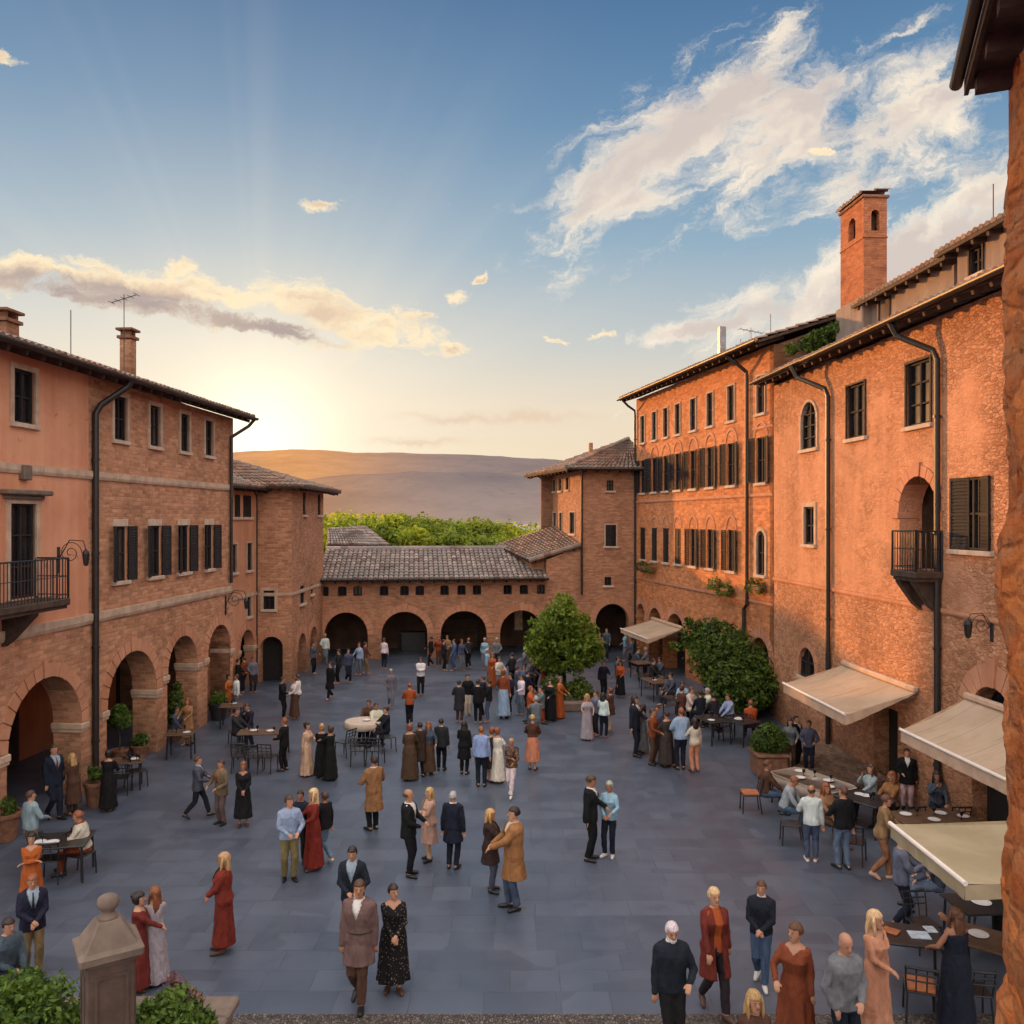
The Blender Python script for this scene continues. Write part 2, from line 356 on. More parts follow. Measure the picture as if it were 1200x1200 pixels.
def arch_pts(u0, u1, vs, va, n=14, pointed=False):
    c = (u0+u1)/2; r = (u1-u0)/2; out = []
    if pointed:
        for k in range(n+1):
            q = k/n; x = u1 + (u0-u1)*q; e = abs(2*q-1); out.append((x, vs+(va-vs)*math.sqrt(max(0,1-e**1.6))*(1-.12*(1-e)*0)))
        return out
    return [(c+r*math.cos(PI*k/n), vs+(va-vs)*math.sin(PI*k/n)) for k in range(n+1)]
def hole_poly(h):
    k, u0, u1, v0, v1 = h[:5]
    if k == 'rect': return [(u0,v0),(u1,v0),(u1,v1),(u0,v1)]
    r = (u1-u0)/2; vs = max(v0+.05, v1-r*(h[5] if len(h) > 5 else 1.0))
    return [(u0,v0),(u1,v0)] + arch_pts(u0,u1,vs,v1,pointed=(k=='point'))
def plate(name, outline, holes, y0, y1, mats, parent):
    """wall plate with real openings, from a filled 2D curve"""
    cu = bpy.data.curves.new('tmp','CURVE'); cu.dimensions = '2D'; cu.fill_mode = 'BOTH'; cu.extrude = .5
    for poly in [outline]+holes:
        sp = cu.splines.new('POLY'); sp.points.add(len(poly)-1); sp.use_cyclic_u = True
        for p, q in zip(sp.points, poly): p.co = (q[0], q[1], 0, 1)
    ob = bpy.data.objects.new('tmp', cu); COL.objects.link(ob); dg = bpy.context.evaluated_depsgraph_get()
    me = bpy.data.meshes.new_from_object(ob.evaluated_get(dg)); bpy.data.objects.remove(ob); bpy.data.curves.remove(cu)
    n = len(me.vertices); co = np.zeros(n*3, np.float32); me.vertices.foreach_get('co', co); co = co.reshape(-1,3)
    new = np.stack([co[:,0], y0+(co[:,2]+.5)*(y1-y0), co[:,1]], 1); me.vertices.foreach_set('co', np.ascontiguousarray(new, np.float32).ravel())
    bm = bmesh.new(); bm.from_mesh(me); bmesh.ops.remove_doubles(bm, verts=bm.verts, dist=1e-4); bmesh.ops.recalc_face_normals(bm, faces=bm.faces); bm.to_mesh(me); bm.free()
    me.name = name; me.materials.clear()
    for m in (mats if isinstance(mats,(list,tuple)) else [mats]): me.materials.append(m)
    for l in list(me.uv_layers): me.uv_layers.remove(l)
    me.polygons.foreach_set('use_smooth', [False]*len(me.polygons)); me.update(); box_uv(me)
    return link(me, name, parent)

def roof_quad(parent, name, p00, p10, p11, p01, matname='tiles', tw=.25, rl=.42, eave=True, jit=.012, h=.075):
    p00,p10,p11,p01 = [Vector(p) for p in (p00,p10,p11,p01)]
    W = max((p10-p00).length, (p11-p01).length); S = ((p01+p11)/2-(p00+p10)/2).length
    nc = max(2, round(W/tw)); nr = max(2, round(S/rl)); prof = [(0,.0),(.22,.62),(.5,1.0),(.78,.62)]
    us = [(c+q)/nc for c in range(nc) for q,_ in prof]+[1.0]; hs = [k for c in range(nc) for _,k in prof]+[0.0]
    N = (p10-p00).cross(p01-p00)
    if N.length < 1e-6: N = (p10-p00).cross(p11-p00)
    N.normalize(); N = N if N.z > 0 else -N
    mb = MB(); uvs = []; nu = len(us)
    for r in range(nr):
        jr = [random.uniform(-jit,jit) for _ in range(nc+1)]
        for e in (0,1):
            v = (r+e)/nr; lift = .05*(1-e)+.012
            for i,u in enumerate(us):
                a = p00.lerp(p10,u); b = p01.lerp(p11,u); c = min(nc, i//4)
                p = a.lerp(b, v) + N*(h*hs[i]+lift+jr[c])
                mb.v.append(tuple(p)); uvs.append((u*nc-.5+.0, r+.02+.96*e))
        b0 = r*2*nu
        for i in range(nu-1): mb.f.append((b0+i,b0+i+1,b0+nu+i+1,b0+nu+i)); mb.m.append(0)
        if r:
            q0 = b0-nu
            for i in range(nu-1): mb.f.append((q0+i,q0+i+1,b0+i+1,b0+i)); mb.m.append(0)
    # closing skirt at the eave so the tile ends read solid
    base = len(mb.v)
    for i,u in enumerate(us): mb.v.append(tuple(p00.lerp(p10,u)+N*.004)); uvs.append((u*nc-.5,.01))
    for i in range(nu-1): mb.f.append((base+i,base+i+1,i+1,i)); mb.m.append(0)
    o = mb.build(name, MAT[matname], parent, recalc=False, uvs=uvs)
    if eave:
        eb = MB(); q = [p00,p10,p11,p01]; eb.loft([[p-N*.10 for p in q],[p-N*.006 for p in q]])
        n = max(2, int((p10-p00).length/.62))
        for k in range(n):
            u = (k+.5)/n; a = p00.lerp(p10,u); b = p01.lerp(p11,u); d = (b-a).normalized(); a = a+d*.05; b = a+d*min(1.1,(b-a).length*.8); sx = (p10-p00).normalized()*.05
            eb.loft([[a-sx-N*.22,a+sx-N*.22,a+sx-N*.103,a-sx-N*.103],[b-sx-N*.22,b+sx-N*.22,b+sx-N*.103,b-sx-N*.103]])
        eb.build('eave', MAT['eave_wood'], o)
    return o
def ridge(parent, a, b, matname='tiles', r=.13):
    a, b = Vector(a), Vector(b); n = max(2,int((b-a).length/.4)); mb = MB(); uvs = []
    for k in range(n):
        p = a.lerp(b,k/n); q = a.lerp(b,(k+1.08)/n); k0 = len(mb.v); mb.tube([p,q],[r*1.08,r*.95],8); uvs += [(k*1.0,.5)]*(len(mb.v)-k0)
    return mb.build('ridge_tiles', MAT[matname], parent, uvs=uvs)

_sh = {}
def shutter_mesh(w, h):
    k = (round(w,2), round(h,2))
    if k in _sh: return _sh[k]
    w, h = k; mb = MB(); fw = .055; t = .035
    mb.box(0,fw,0,t,0,h); mb.box(w-fw,w,0,t,0,h); mb.box(fw,w-fw,.001,t-.001,0,fw*1.3); mb.box(fw,w-fw,.001,t-.001,h-fw*1.3,h); mb.box(fw,w-fw,.002,t-.002,h*.47,h*.47+fw)
    n = int(h/.085)
    for i in range(n):
        z = fw*1.3+(h-fw*2.6)*i/n; mb.add([(fw,.004,z),(w-fw,.004,z),(w-fw,t-.006,z+.075),(fw,t-.006,z+.075)],[(0,1,2,3)])
    me = mb.mesh('shutter', MAT['shutter'], recalc=False); _sh[k] = me; return me

def voussoirs(mb, u0, u1, vs, va, bw=.3, y0=-.035, y1=.05, n=13, key=True):
    c = (u0+u1)/2; r = (u1-u0)/2; hh = va-vs
    for k in range(n):
        a0 = PI*k/n+.012; a1 = PI*(k+1)/n-.012; kk = key and k == n//2; w = bw*(1.25 if kk else 1); yy = y0*(1.8 if kk else 1)
        P = [(c+(r+q)*math.cos(a), vs+(hh+q)*math.sin(a)) for a,q in ((a0,.0),(a1,.0),(a1,w),(a0,w))]
        mb.loft([[(x,yy,z) for x,z in P],[(x,y1,z) for x,z in P]])

def window(parent, h, surround=None, shutters=None, sill=True, arch=False, lintel=False, bars=1, deep=.05, ang=None, glass='glass', sur=.13):
    k,u0,u1,v0,v1 = h[:5]; w = u1-u0; H = v1-v0
    mb = MB(); f = .06; y = deep
    mb.box(u0,u0+f,y,y+.06,v0,v1); mb.box(u1-f,u1,y,y+.06,v0,v1); mb.box(u0+f,u1-f,y+.001,y+.059,v0,v0+f); mb.box(u0+f,u1-f,y+.001,y+.059,v1-f,v1)
    mb.box((u0+u1)/2-.035,(u0+u1)/2+.035,y-.004,y+.055,v0+f,v1-f)
    for b in range(bars): z = v0+H*(b+1)/(bars+1); mb.box(u0+f,u1-f,y+.008,y+.05,z-.022,z+.022)
    o = mb.build('window', MAT['frame_wood'], parent)
    MB().box(u0-.03,u1+.03,y+.062,y+.09,v0-.03,v1+.03).build('pane', MAT['glass_pale' if random.random()<.12 and w<1.2 else glass], o)
    if surround:
        s = MB(); t = sur
        if k == 'rect':
            s.box(u0-t,u0,-.045,.12,v0,v1); s.box(u1,u1+t,-.045,.12,v0,v1); s.box(u0-t,u1+t,-.047,.121,v1,v1+t)
        else:
            r = w/2; vs = max(v0+.05, v1-r*(h[5] if len(h)>5 else 1)); s.box(u0-t,u0,-.045,.12,v0,vs); s.box(u1,u1+t,-.045,.12,v0,vs); voussoirs(s,u0,u1,vs,v1,t,-.045,.12,9,False)
        s.build('surround', MAT[surround], o)
    if lintel: MB().bbox(u0-.06,u1+.06,-.03,.1,v1,v1+.2).build('lintel', MAT['sill_stone'], o)
    if sill: MB().bbox(u0-.12,u1+.12,-.10,.14,v0-.11,v0).build('sill', MAT['sill_stone'], o)
    if shutters:
        me = shutter_mesh(w/2 if shutters!='narrow' else w*.5, H)
        for sgn in (-1,1):
            a = R(random.uniform(8,24)) if ang is None else R(ang+random.uniform(-6,6))
            if shutters == 'closed':
                s = link(me,'shutter',o,((u0 if sgn<0 else u1),-.02,v0),0 if sgn<0 else PI); 
                if sgn>0: s.location.y = .02
            else: # hinged at the jamb and swung back against the wall
                s = link(me,'shutter',o,((u0-.01 if sgn<0 else u1+.01),-.07,v0),(PI+a if sgn<0 else -a))
    return o

def band(parent, u0, u1, v, h=.22, proud=.07, name='string_course', m='trim'):
    mb = MB(); n = max(1,int((u1-u0)/1.6))
    for k in range(n):
        a = u0+(u1-u0)*k/n+.006; b = u0+(u1-u0)*(k+1)/n-.006; d = random.uniform(-.006,.006)
        mb.loft([[(a,-proud*.6+d,v),(b,-proud*.6+d,v),(b,.06,v),(a,.06,v)],[(a,-proud+d,v+h*.35),(b,-proud+d,v+h*.35),(b,.06,v+h*.35),(a,.06,v+h*.35)],[(a,-proud+d,v+h),(b,-proud+d,v+h),(b,.06,v+h+.01),(a,.06,v+h+.01)]])
    return mb.build(name, MAT[m], parent)
def pipe(parent, pts, r=.06, brackets=True):
    mb = MB(); mb.tube(pts, r, 10)
    if brackets:
        x,y,z0 = pts[-1]; z1 = pts[-2][2]; k = int((z1-z0)/2.2)
        for i in range(k): z = z0+(z1-z0)*(i+.5)/k; mb.lathe([(r*1.25,0),(r*1.25,.06)],10,(x,y,z)); mb.box(x-.02,x+.02,y,.02,z+.01,z+.05)
    return mb.build('downpipe', MAT['pipe'], parent, smooth=False)
def gutter(parent, a, b, r=.085):
    a,b = Vector(a),Vector(b); d = (b-a).normalized(); s = d.cross(Vector((0,0,1))).normalized(); mb = MB()
    def ring(p): return [p+s*math.cos(t)*r+Vector((0,0,1))*math.sin(t)*r for t in [PI+PI*k/8 for k in range(9)]]+[p+s*math.cos(t)*r*.85+Vector((0,0,1))*math.sin(t)*r*.85 for t in [2*PI-PI*k/8 for k in range(9)]]
    mb.loft([ring(a),ring(b)]); return mb.build('gutter', MAT['pipe'], parent)
def balcony(parent, u0, u1, v, depth=.9, h=1.0, brk=(.2,.8)):
    mb = MB(); mb.bbox(u0,u1,-depth,-.0,v-.16,v,.02); mb.box(u0+.05,u1-.05,-depth+.06,-.001,v-.24,v-.161)
    o = mb.build('balcony', MAT['eave_wood'], parent); rb = MB()
    P = [(u0+.04,-.02),(u0+.04,-depth+.04),(u1-.04,-depth+.04),(u1-.04,-.02)]
    for a,b in zip(P[:-1],P[1:]):
        a,b = Vector((*a,0)),Vector((*b,0)); n = max(2,int((b-a).length/.115))
        for z in (h, .09, h*.55) : rb.tube([a+Vector((0,0,v+z)),b+Vector((0,0,v+z))],.022 if z==h else .012,6)
        for k in range(n+1): p = a.lerp(b,k/n); rb.tube([p+Vector((0,0,v)),p+Vector((0,0,v+h))],.028 if k in (0,n) else .011,6)
    rb.build('railing', MAT['iron'], o)
    for q in brk:
        u = u0+(u1-u0)*q; b = MB(); b.loft([[(u-.11,-.001,v-1.0),(u-.11,-.2,v-.85),(u-.11,-depth*.85,v-.3),(u-.11,-depth*.85,v-.241),(u-.11,-.001,v-.241)],[(u+.11,-.001,v-1.0),(u+.11,-.2,v-.85),(u+.11,-depth*.85,v-.3),(u+.11,-depth*.85,v-.241),(u+.11,-.001,v-.241)]]); b.build('bracket', MAT['eave_wood'], o)
    return o
def chimney(parent, c, w, d, h, m='brick_fine', cap=True, rz=0):
    o = MB().bbox(-w/2,w/2,-d/2,d/2,0,h,.02).build('chimney', MAT[m], parent, c, rz)
    if cap:
        k = MB(); k.bbox(-w/2-.07,w/2+.07,-d/2-.07,d/2+.07,h,h+.1); k.box(-w/2+.03,-w/2+.13,-d/2+.02,d/2-.02,h+.1,h+.28); k.box(w/2-.13,w/2-.03,-d/2+.02,d/2-.02,h+.1,h+.28); k.bbox(-w/2-.1,w/2+.1,-d/2-.1,d/2+.1,h+.28,h+.36); k.build('chimney_cap', MAT['terracotta'], o)
    return o
def antenna(parent, p, h, arms=True):
    mb = MB(); p = Vector(p); mb.tube([p,p+Vector((0,0,h))],.014,6)
    if arms:
        mb.tube([p+Vector((-.1,-.5,h-.05)),p+Vector((.1,.5,h-.25))],.015,5)
        for k in range(5): q = p+Vector((-.1+.05*k,-.5+.25*k,h-.05-.05*k)); mb.tube([q+Vector((-.22,0,0)),q+Vector((.22,0,0))],.01,4)
    return mb.build('antenna', MAT['iron'], parent)
def scroll_bracket(parent, u, v, s=1.0, lamp=True):
    mb = MB(); pts = []
    for k in range(26): a = k/25*3.6*PI; r = (.30-.26*k/25)*s; pts.append((u, -.32*s-r*math.cos(a), v+r*math.sin(a)))
    mb.tube(pts,.010*s,5); mb.tube([(u,.0,v-.35*s),(u,-.05,v-.1*s),(u,-.3*s,v+.32*s),(u,-.65*s,v+.30*s),(u,-.72*s,v+.1*s)],.013*s,6); mb.bbox(u-.05,u+.05,-.03,.0,v-.5*s,v+.15*s)
    o = mb.build('lamp_bracket', MAT['iron'], parent)
    if lamp: MB().lathe([(.02,.22),(.07,.16),(.09,.1),(.06,-.16),(.03,-.2)],8,(u,-.72*s,v-.12*s)).build('lantern', MAT['iron'], o)
def arcade(parent, arches, thick, depth, L0, L1, ceil, m_in='interior', cap=True, capm='trim'):
    """piers' imposts, back room and vault of a row of arched openings"""
    for (u0,u1,vs,va) in arches:
        v = MB(); voussoirs(v,u0,u1,vs,va,.34,-.03,.05,15); v.build('arch_ring', MAT['trim_brick'], parent)
    if cap:
        edges = sorted([(a[0],a[2]) for a in arches]+[(a[1],a[2]) for a in arches])
        for (u0,u1,vs,va) in arches:
            for u,sg in ((u0,-1),(u1,1)):
                mb = MB(); a,b = (u-.30,u+.06) if sg<0 else (u-.06,u+.30); mb.bbox(a,b,-.075,thick+.05,vs-.17,vs-.004,.02); mb.bbox(a+.02,b-.02,-.045,thick+.03,vs-.25,vs-.171,.01)
                mb.build('impost', MAT[capm], parent)
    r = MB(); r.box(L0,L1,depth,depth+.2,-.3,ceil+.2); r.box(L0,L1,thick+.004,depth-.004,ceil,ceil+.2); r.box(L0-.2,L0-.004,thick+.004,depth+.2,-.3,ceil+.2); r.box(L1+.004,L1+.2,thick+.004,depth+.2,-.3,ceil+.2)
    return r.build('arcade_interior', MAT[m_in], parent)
wallmat('trim_brick', lambda t,u: stucco_cols(t,u,(.42,.19,.105),(.58,.29,.175)), bump=.5)
def shell(parent, pts, h, m='brick_dark', skip=(), z0=-.3, t=.3):
    """remaining outer walls of a building: polygon corners in local x,y, walls of thickness t"""
    mb = MB(); n = len(pts)
    for i in range(n):
        if i in skip: continue
        a,b = Vector((*pts[i],0)),Vector((*pts[(i+1)%n],0)); d = (b-a).normalized(); nn = Vector((-d.y,d.x,0))*t
        q = [a,b,b+nn,a+nn]; mb.loft([[p+Vector((0,0,z0)) for p in q],[p+Vector((0,0,h)) for p in q]])
    return mb.build('side_wall', MAT[m], parent)
# ------------------------------------------------------------------ the setting
gm, gt = mat('fields'); c = objc(gt); n = gt.noise(c,.004,6); v = gt.vor(c,.006,'F1',1)
col = gt.mix(gt.ss(n,.35,.65),(.10,.115,.03),(.22,.17,.06)); col = gt.mix(.35,col,v); x,y,z = gt.sep(c)
hz = gt.ss(y, 150, 3000, 0.0, .8); bs = gt.bsdf(col,.95); em = gt.node('ShaderNodeEmission',[(.33,.24,.13,1),.9]); gt.out(gt.node('ShaderNodeMixShader',[hz,bs.outputs[0],em.outputs[0]]).outputs[0])  # distance haze mixed in as emission, growing with y
g = MB(); g.add([(-15000,-2000,-.25),(15000,-2000,-.25),(15000,26000,-.25),(-15000,26000,-.25)],[(0,1,2,3)]); tag(g.build('ground', gm, recalc=False), kind='structure')
g = MB(); g.add([(-22,-6,0),(24,-6,0),(24,52,0),(-22,52,0)],[(0,1,2,3)]); tag(g.build('square_paving', MAT['paving'], recalc=False), kind='structure')
g = MB(); g.add([(-4.0,12.02,.004),(9,12.02,.004),(9,12.40,.004),(-4.0,12.40,.004)],[(0,1,2,3)]); tag(g.build('cobble_strip', MAT['cobble'], recalc=False), kind='structure')
# hills: real ridges kilometres away; the haze in front of them is part of their shading by height and bearing
def hills(name, Y, prof, depth, cols, seed, bot=0):
    hm, ht = mat(name); gp = ht.node('ShaderNodeNewGeometry').outputs['Position']; x,y,z = ht.sep(gp)
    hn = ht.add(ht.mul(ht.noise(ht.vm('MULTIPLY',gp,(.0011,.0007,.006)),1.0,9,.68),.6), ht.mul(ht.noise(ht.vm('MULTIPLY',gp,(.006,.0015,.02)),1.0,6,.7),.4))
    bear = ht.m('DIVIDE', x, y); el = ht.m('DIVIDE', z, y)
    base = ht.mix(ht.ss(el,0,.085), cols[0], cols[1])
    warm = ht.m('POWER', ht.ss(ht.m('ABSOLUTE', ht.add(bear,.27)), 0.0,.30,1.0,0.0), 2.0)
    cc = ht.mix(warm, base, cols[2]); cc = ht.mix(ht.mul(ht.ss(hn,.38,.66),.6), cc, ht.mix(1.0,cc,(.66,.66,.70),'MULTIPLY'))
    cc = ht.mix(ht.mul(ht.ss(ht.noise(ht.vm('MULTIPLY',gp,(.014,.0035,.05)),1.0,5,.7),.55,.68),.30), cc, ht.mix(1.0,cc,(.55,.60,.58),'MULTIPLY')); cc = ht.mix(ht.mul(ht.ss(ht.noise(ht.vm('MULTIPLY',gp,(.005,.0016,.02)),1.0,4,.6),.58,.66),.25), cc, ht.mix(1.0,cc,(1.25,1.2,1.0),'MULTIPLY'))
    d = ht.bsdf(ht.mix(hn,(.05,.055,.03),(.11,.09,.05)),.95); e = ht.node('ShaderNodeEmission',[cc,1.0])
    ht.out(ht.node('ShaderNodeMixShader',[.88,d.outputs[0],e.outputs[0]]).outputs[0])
    nx, ny = 220, 26; mb = MB(); X0, X1 = -1.2*Y, 1.2*Y
    for j in range(ny+1):
        for i in range(nx+1):
            xx = X0+(X1-X0)*i/nx; b = xx/Y; ph = np.interp(b, [p[0] for p in prof],[p[1] for p in prof])*Y
            q = j/ny; s = math.sin(q*PI/2)**1.25 if q<1 else 1; yy = Y-depth*(1-q)
            nz = noise.fractal(Vector((xx/Y*7,q*2.2,seed)),1.0,2.1,6)
            mb.v.append((xx, yy, -5+s*(ph+Y*.0055*nz)+Y*.006*nz*s*(1-s)*2))
    for j in range(ny):
        for i in range(nx): a = j*(nx+1)+i; mb.f.append((a,a+1,a+nx+2,a+nx+1)); mb.m.append(0)
    return tag(mb.build(name, hm, smooth=True, recalc=False), kind='structure')
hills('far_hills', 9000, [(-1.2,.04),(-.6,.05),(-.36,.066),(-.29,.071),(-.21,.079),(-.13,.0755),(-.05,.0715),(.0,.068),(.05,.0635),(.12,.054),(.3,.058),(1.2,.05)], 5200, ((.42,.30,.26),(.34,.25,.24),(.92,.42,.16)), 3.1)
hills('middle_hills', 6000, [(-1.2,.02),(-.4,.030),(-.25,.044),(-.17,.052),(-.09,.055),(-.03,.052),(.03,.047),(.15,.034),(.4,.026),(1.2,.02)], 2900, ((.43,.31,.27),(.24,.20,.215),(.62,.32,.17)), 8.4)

def on_roof(f, px, py, y):  # where a roof item at depth y shows at that column
    q = f.P0+f.inn*y; a = (px-600)/F; u = (q.x-a*q.y)/(a*f.d.y-f.d.x); t = q.y+u*f.d.y; return u, CAMH-(py-HZ)/F*t
# ------------------------------------------------------------------ left palace
fL = Facade((-12.72+.067*14, 14), (.067,1)); LL = 18.04
b = thing('arcaded_palace', 'long ochre palace along the left side with brick arcade and wrought iron balcony', 'building', fL.P0, fL.rz)
hol = []; wins = []
def snap(f, px, v0=None, v1=None):
    r = [f.rect(*p) for p in px]; a = np.mean([q[2] for q in r]) if v0 is None else v0; c = np.mean([q[3] for q in r]) if v1 is None else v1
    return [('rect', q[0], q[1], a, c) for q in r]
top = snap(fL, [(15,436,40,499),(133,465,148,517),(175,476,187,523),(211,485,221,529),(240,492,249,532)])
u = fL.rect(15,0,40,10); top.insert(0, ('rect', u[0]-3.2, u[1]-3.2, top[0][3], top[0][4]))
mid = snap(fL, [(133,618,148,681),(174,617,188,675),(209,615,221,670),(240,614,249,667)])
door = fL.rect(11,598,41,707); dh = ('rect', door[0], door[1], 5.35, 7.55)
arch = []
for (x0,x1,ya,ys) in [(8,95,792,850),(125,183,762,812),(196,231,757,795),(243,270,740,772)]:
    u0,u1,_,_ = fL.rect(x0,0,x1,10); um = (x0+x1)/2; va = fL.uv(um,ya)[1]; arch.append((u0,u1,va))
print('LM arches', arch)
u0,u1,va = arch[0]; arch.insert(0,(u0-(u1-u0)-1.1,u0-1.1,va)); va = 3.35
arches = [(u0,u1,va-(u1-u0)/2*min(1,1.2/((u1-u0)/2)*1.15),va) for u0,u1,_ in arch]
arches = [(u0,u1,max(1.55,va-(u1-u0)/2),va) for u0,u1,_ in arch]
ah = [('arch',u0,u1,-.3,va,(va-vs)/((u1-u0)/2)) for u0,u1,vs,va in arches]
EH = 11.0
plate('wall', [(0,-.5),(LL,-.5),(LL,EH),(0,EH)], [hole_poly(h) for h in top+mid+[dh]+ah], 0, .75, MAT['left_wall'], b)
for h in top: window(b, h, surround='trim', sill=True)
for h in mid: window(b, h, shutters='narrow', lintel=True, ang=22)
w = window(b, dh, surround='trim', sill=False, bars=2)
k = MB(); um = (dh[1]+dh[2])/2; k.bbox(dh[1]-.35,dh[2]+.35,-.26,.02,dh[4]+.2,dh[4]+.32,.03); k.bbox(dh[1]-.22,dh[2]+.22,-.12,.02,dh[4]+.10,dh[4]+.2,.02); k.bbox(um-.14,um+.14,-.16,.02,dh[4]+.55,dh[4]+.9,.02); k.build('door_cornice', MAT['pale_stone'], b)
bu = on_roof(fL,83,700,-.85)[0]; balcony(b, bu-4.6, bu, 5.32, .85, .95, brk=(.28,.75))
band(b, 0, LL+.05, 8.25, .22); band(b, 0, LL+.05, 4.42, .26, .08)
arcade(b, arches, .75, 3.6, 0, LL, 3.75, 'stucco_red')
for a_,_,_,_ in arches: MB().box(a_+.5,a_+1.5,3.52,3.59,0,2.2).build('inner_door', MAT['frame_wood'], b)
shell(b, [(0,.75),(0,9),(LL,9),(LL,.0)], EH, 'brick', skip=(3,)); up = fL.uv(108,600)[0]; LMS = up
RZ = 12.75; roof = roof_quad(b,'roof',(-.3,-.75,EH+.02),(LL+.55,-.75,EH+.02),(LL+.55,4.6,RZ),(-.3,4.6,RZ)); roof_quad(b,'roof',(LL+.55,9.6,EH),(-.3,9.6,EH),(-.3,4.6,RZ),(LL+.55,4.6,RZ)); ridge(roof,(-.3,4.6,RZ+.06),(LL+.55,4.6,RZ+.06))
for x in (LL-.01,.05): gb = MB(); gb.add([(x,.1,EH-.1),(x,8.9,EH-.1),(x,4.6,RZ-.12)],[(0,1,2)]); gb.build('gable', MAT['brick'], b)
gutter(b,(-.3,-.83,EH+.02),(LL+.55,-.83,EH+.02))
pipe(b,[(up+.55,-.83,EH-.0),(up+.5,-.7,EH-.22),(up+.08,-.2,EH-.75),(up,-.1,EH-1.0),(up,-.1,0)],.085)
pipe(b,[(LL+.35,-.83,EH-.02),(LL+.3,-.6,EH-.3),(LL-.12,-.1,EH-.75),(LL-.12,-.1,EH-1.0),(LL-.12,-.1,4.8)],.06,False)
scroll_bracket(b, fL.uv(68,640)[0], fL.uv(68,648)[1], 1.0); scroll_bracket(b, fL.uv(264,690)[0], 4.2, 1.1)
u,z = on_roof(fL,150,432,2.6); zt = on_roof(fL,150,386,2.6)[1]; rz_ = EH+(RZ-EH)*(2.6+.75)/5.35
chimney(roof,(u,2.6,rz_-.25),.40,.40,zt-rz_-.1); antenna(roof,(u-.45,2.5,rz_-.1),zt-rz_+1.2)
u,z = on_roof(fL,3,362,3.2); chimney(roof,(u,3.2,EH+1.2),.6,.6,z-EH-1.6); u,_ = on_roof(fL,83,400,2.8); antenna(roof,(u,2.8,EH+1.0),1.7,False)

# ------------------------------------------------------------------ corner house and its square tower, left rear
fM = Facade((-13.7+.067*31.0,31.0),(.067,1)); LM_ = 6.5/math.cos(.067)
b = thing('corner_tower_house', 'brick corner house with low square tower at the left rear of the square', 'building', fM.P0, fM.rz)
rows = snap(fM,[(265,580,273,606),(275,580,281,606),(285,580,294,606)])+snap(fM,[(271,638,277,671),(289,636,295,668)])+snap(fM,[(289,697,294,722)])
u0,u1,_,_ = fM.rect(281,0,297,10); a1 = ('arch',u0,u1,-.3,fM.uv(289,738)[1])
plate('wall',[(0,-.5),(LM_,-.5),(LM_,8.5),(0,8.5)],[hole_poly(h) for h in rows+[a1]],0,.4,MAT['stucco'],b)
for i,h in enumerate(rows): window(b,h,surround=None if i<3 else 'trim',sill=True,shutters='closed' if i<3 else None,sur=.08)
arcade(b,[(u0,u1,a1[4]-(u1-u0)/2,a1[4])],.4,2.5,u0-.6,u1+.6,3.2,'interior')
band(b,0,LM_-.01,3.85,.16,.05)
fT = Facade((-11.22,37.5),(1,0)); LT = 1.54
tw = thing('t','t','t',fT.P0,0); bpy.data.objects.remove(tw)
def sub(f, ref):   # frame of another facade of the same building, as a rotation relative to the first
    e = bpy.data.objects.new('tower_face', None); return e
class PFrame:      # builds parts straight into the frame of another facade, then re-expresses them in the thing's frame
    def __init__(s, f, owner): s.f = f; s.o = owner; s.before = None
    def __enter__(s): s.before = set(o.name for o in COL.objects); return s
    def __exit__(s, *a):
        Mf = Matrix.Translation(s.f.P0) @ Matrix.Rotation(s.f.rz,4,'Z'); Mo = Matrix.Translation(Vector(s.o.location)) @ Matrix.Rotation(s.o.rotation_euler.z,4,'Z'); K = Mo.inverted() @ Mf
        for o in [o for o in COL.objects if o.name not in s.before and o.parent == s.o]: o.matrix_basis = K @ o.matrix_basis
with PFrame(fT,b):
    wn = ('rect',)+fT.rect(309,692,322,714); u0,u1,_,_ = fT.rect(305,0,332,10); va = fT.uv(318,746)[1]; vs = va-(u1-u0)/2
    plate('wall',[(0,-.5),(LT,-.5),(LT,8.6),(0,8.6)],[hole_poly(wn),hole_poly(('arch',u0,u1,-.3,va))],0,.4,MAT['brick'],b)
    window(b,wn,surround='trim',sill=True); arcade(b,[(u0,u1,vs,va)],.4,2.4,.12,LT-.62,3.0,'frame_wood',cap=False); band(b,0,LT+.03,3.8,.14,.04)  # dark wood material stands in for the shade inside the arch
    pipe(b,[(.02,-.5,8.5),(.02,-.12,8.2),(.02,-.1,7.9),(.02,-.1,0)],.055)
fS = Facade((-9.68,37.5),(.004,1)); LS = 6.2
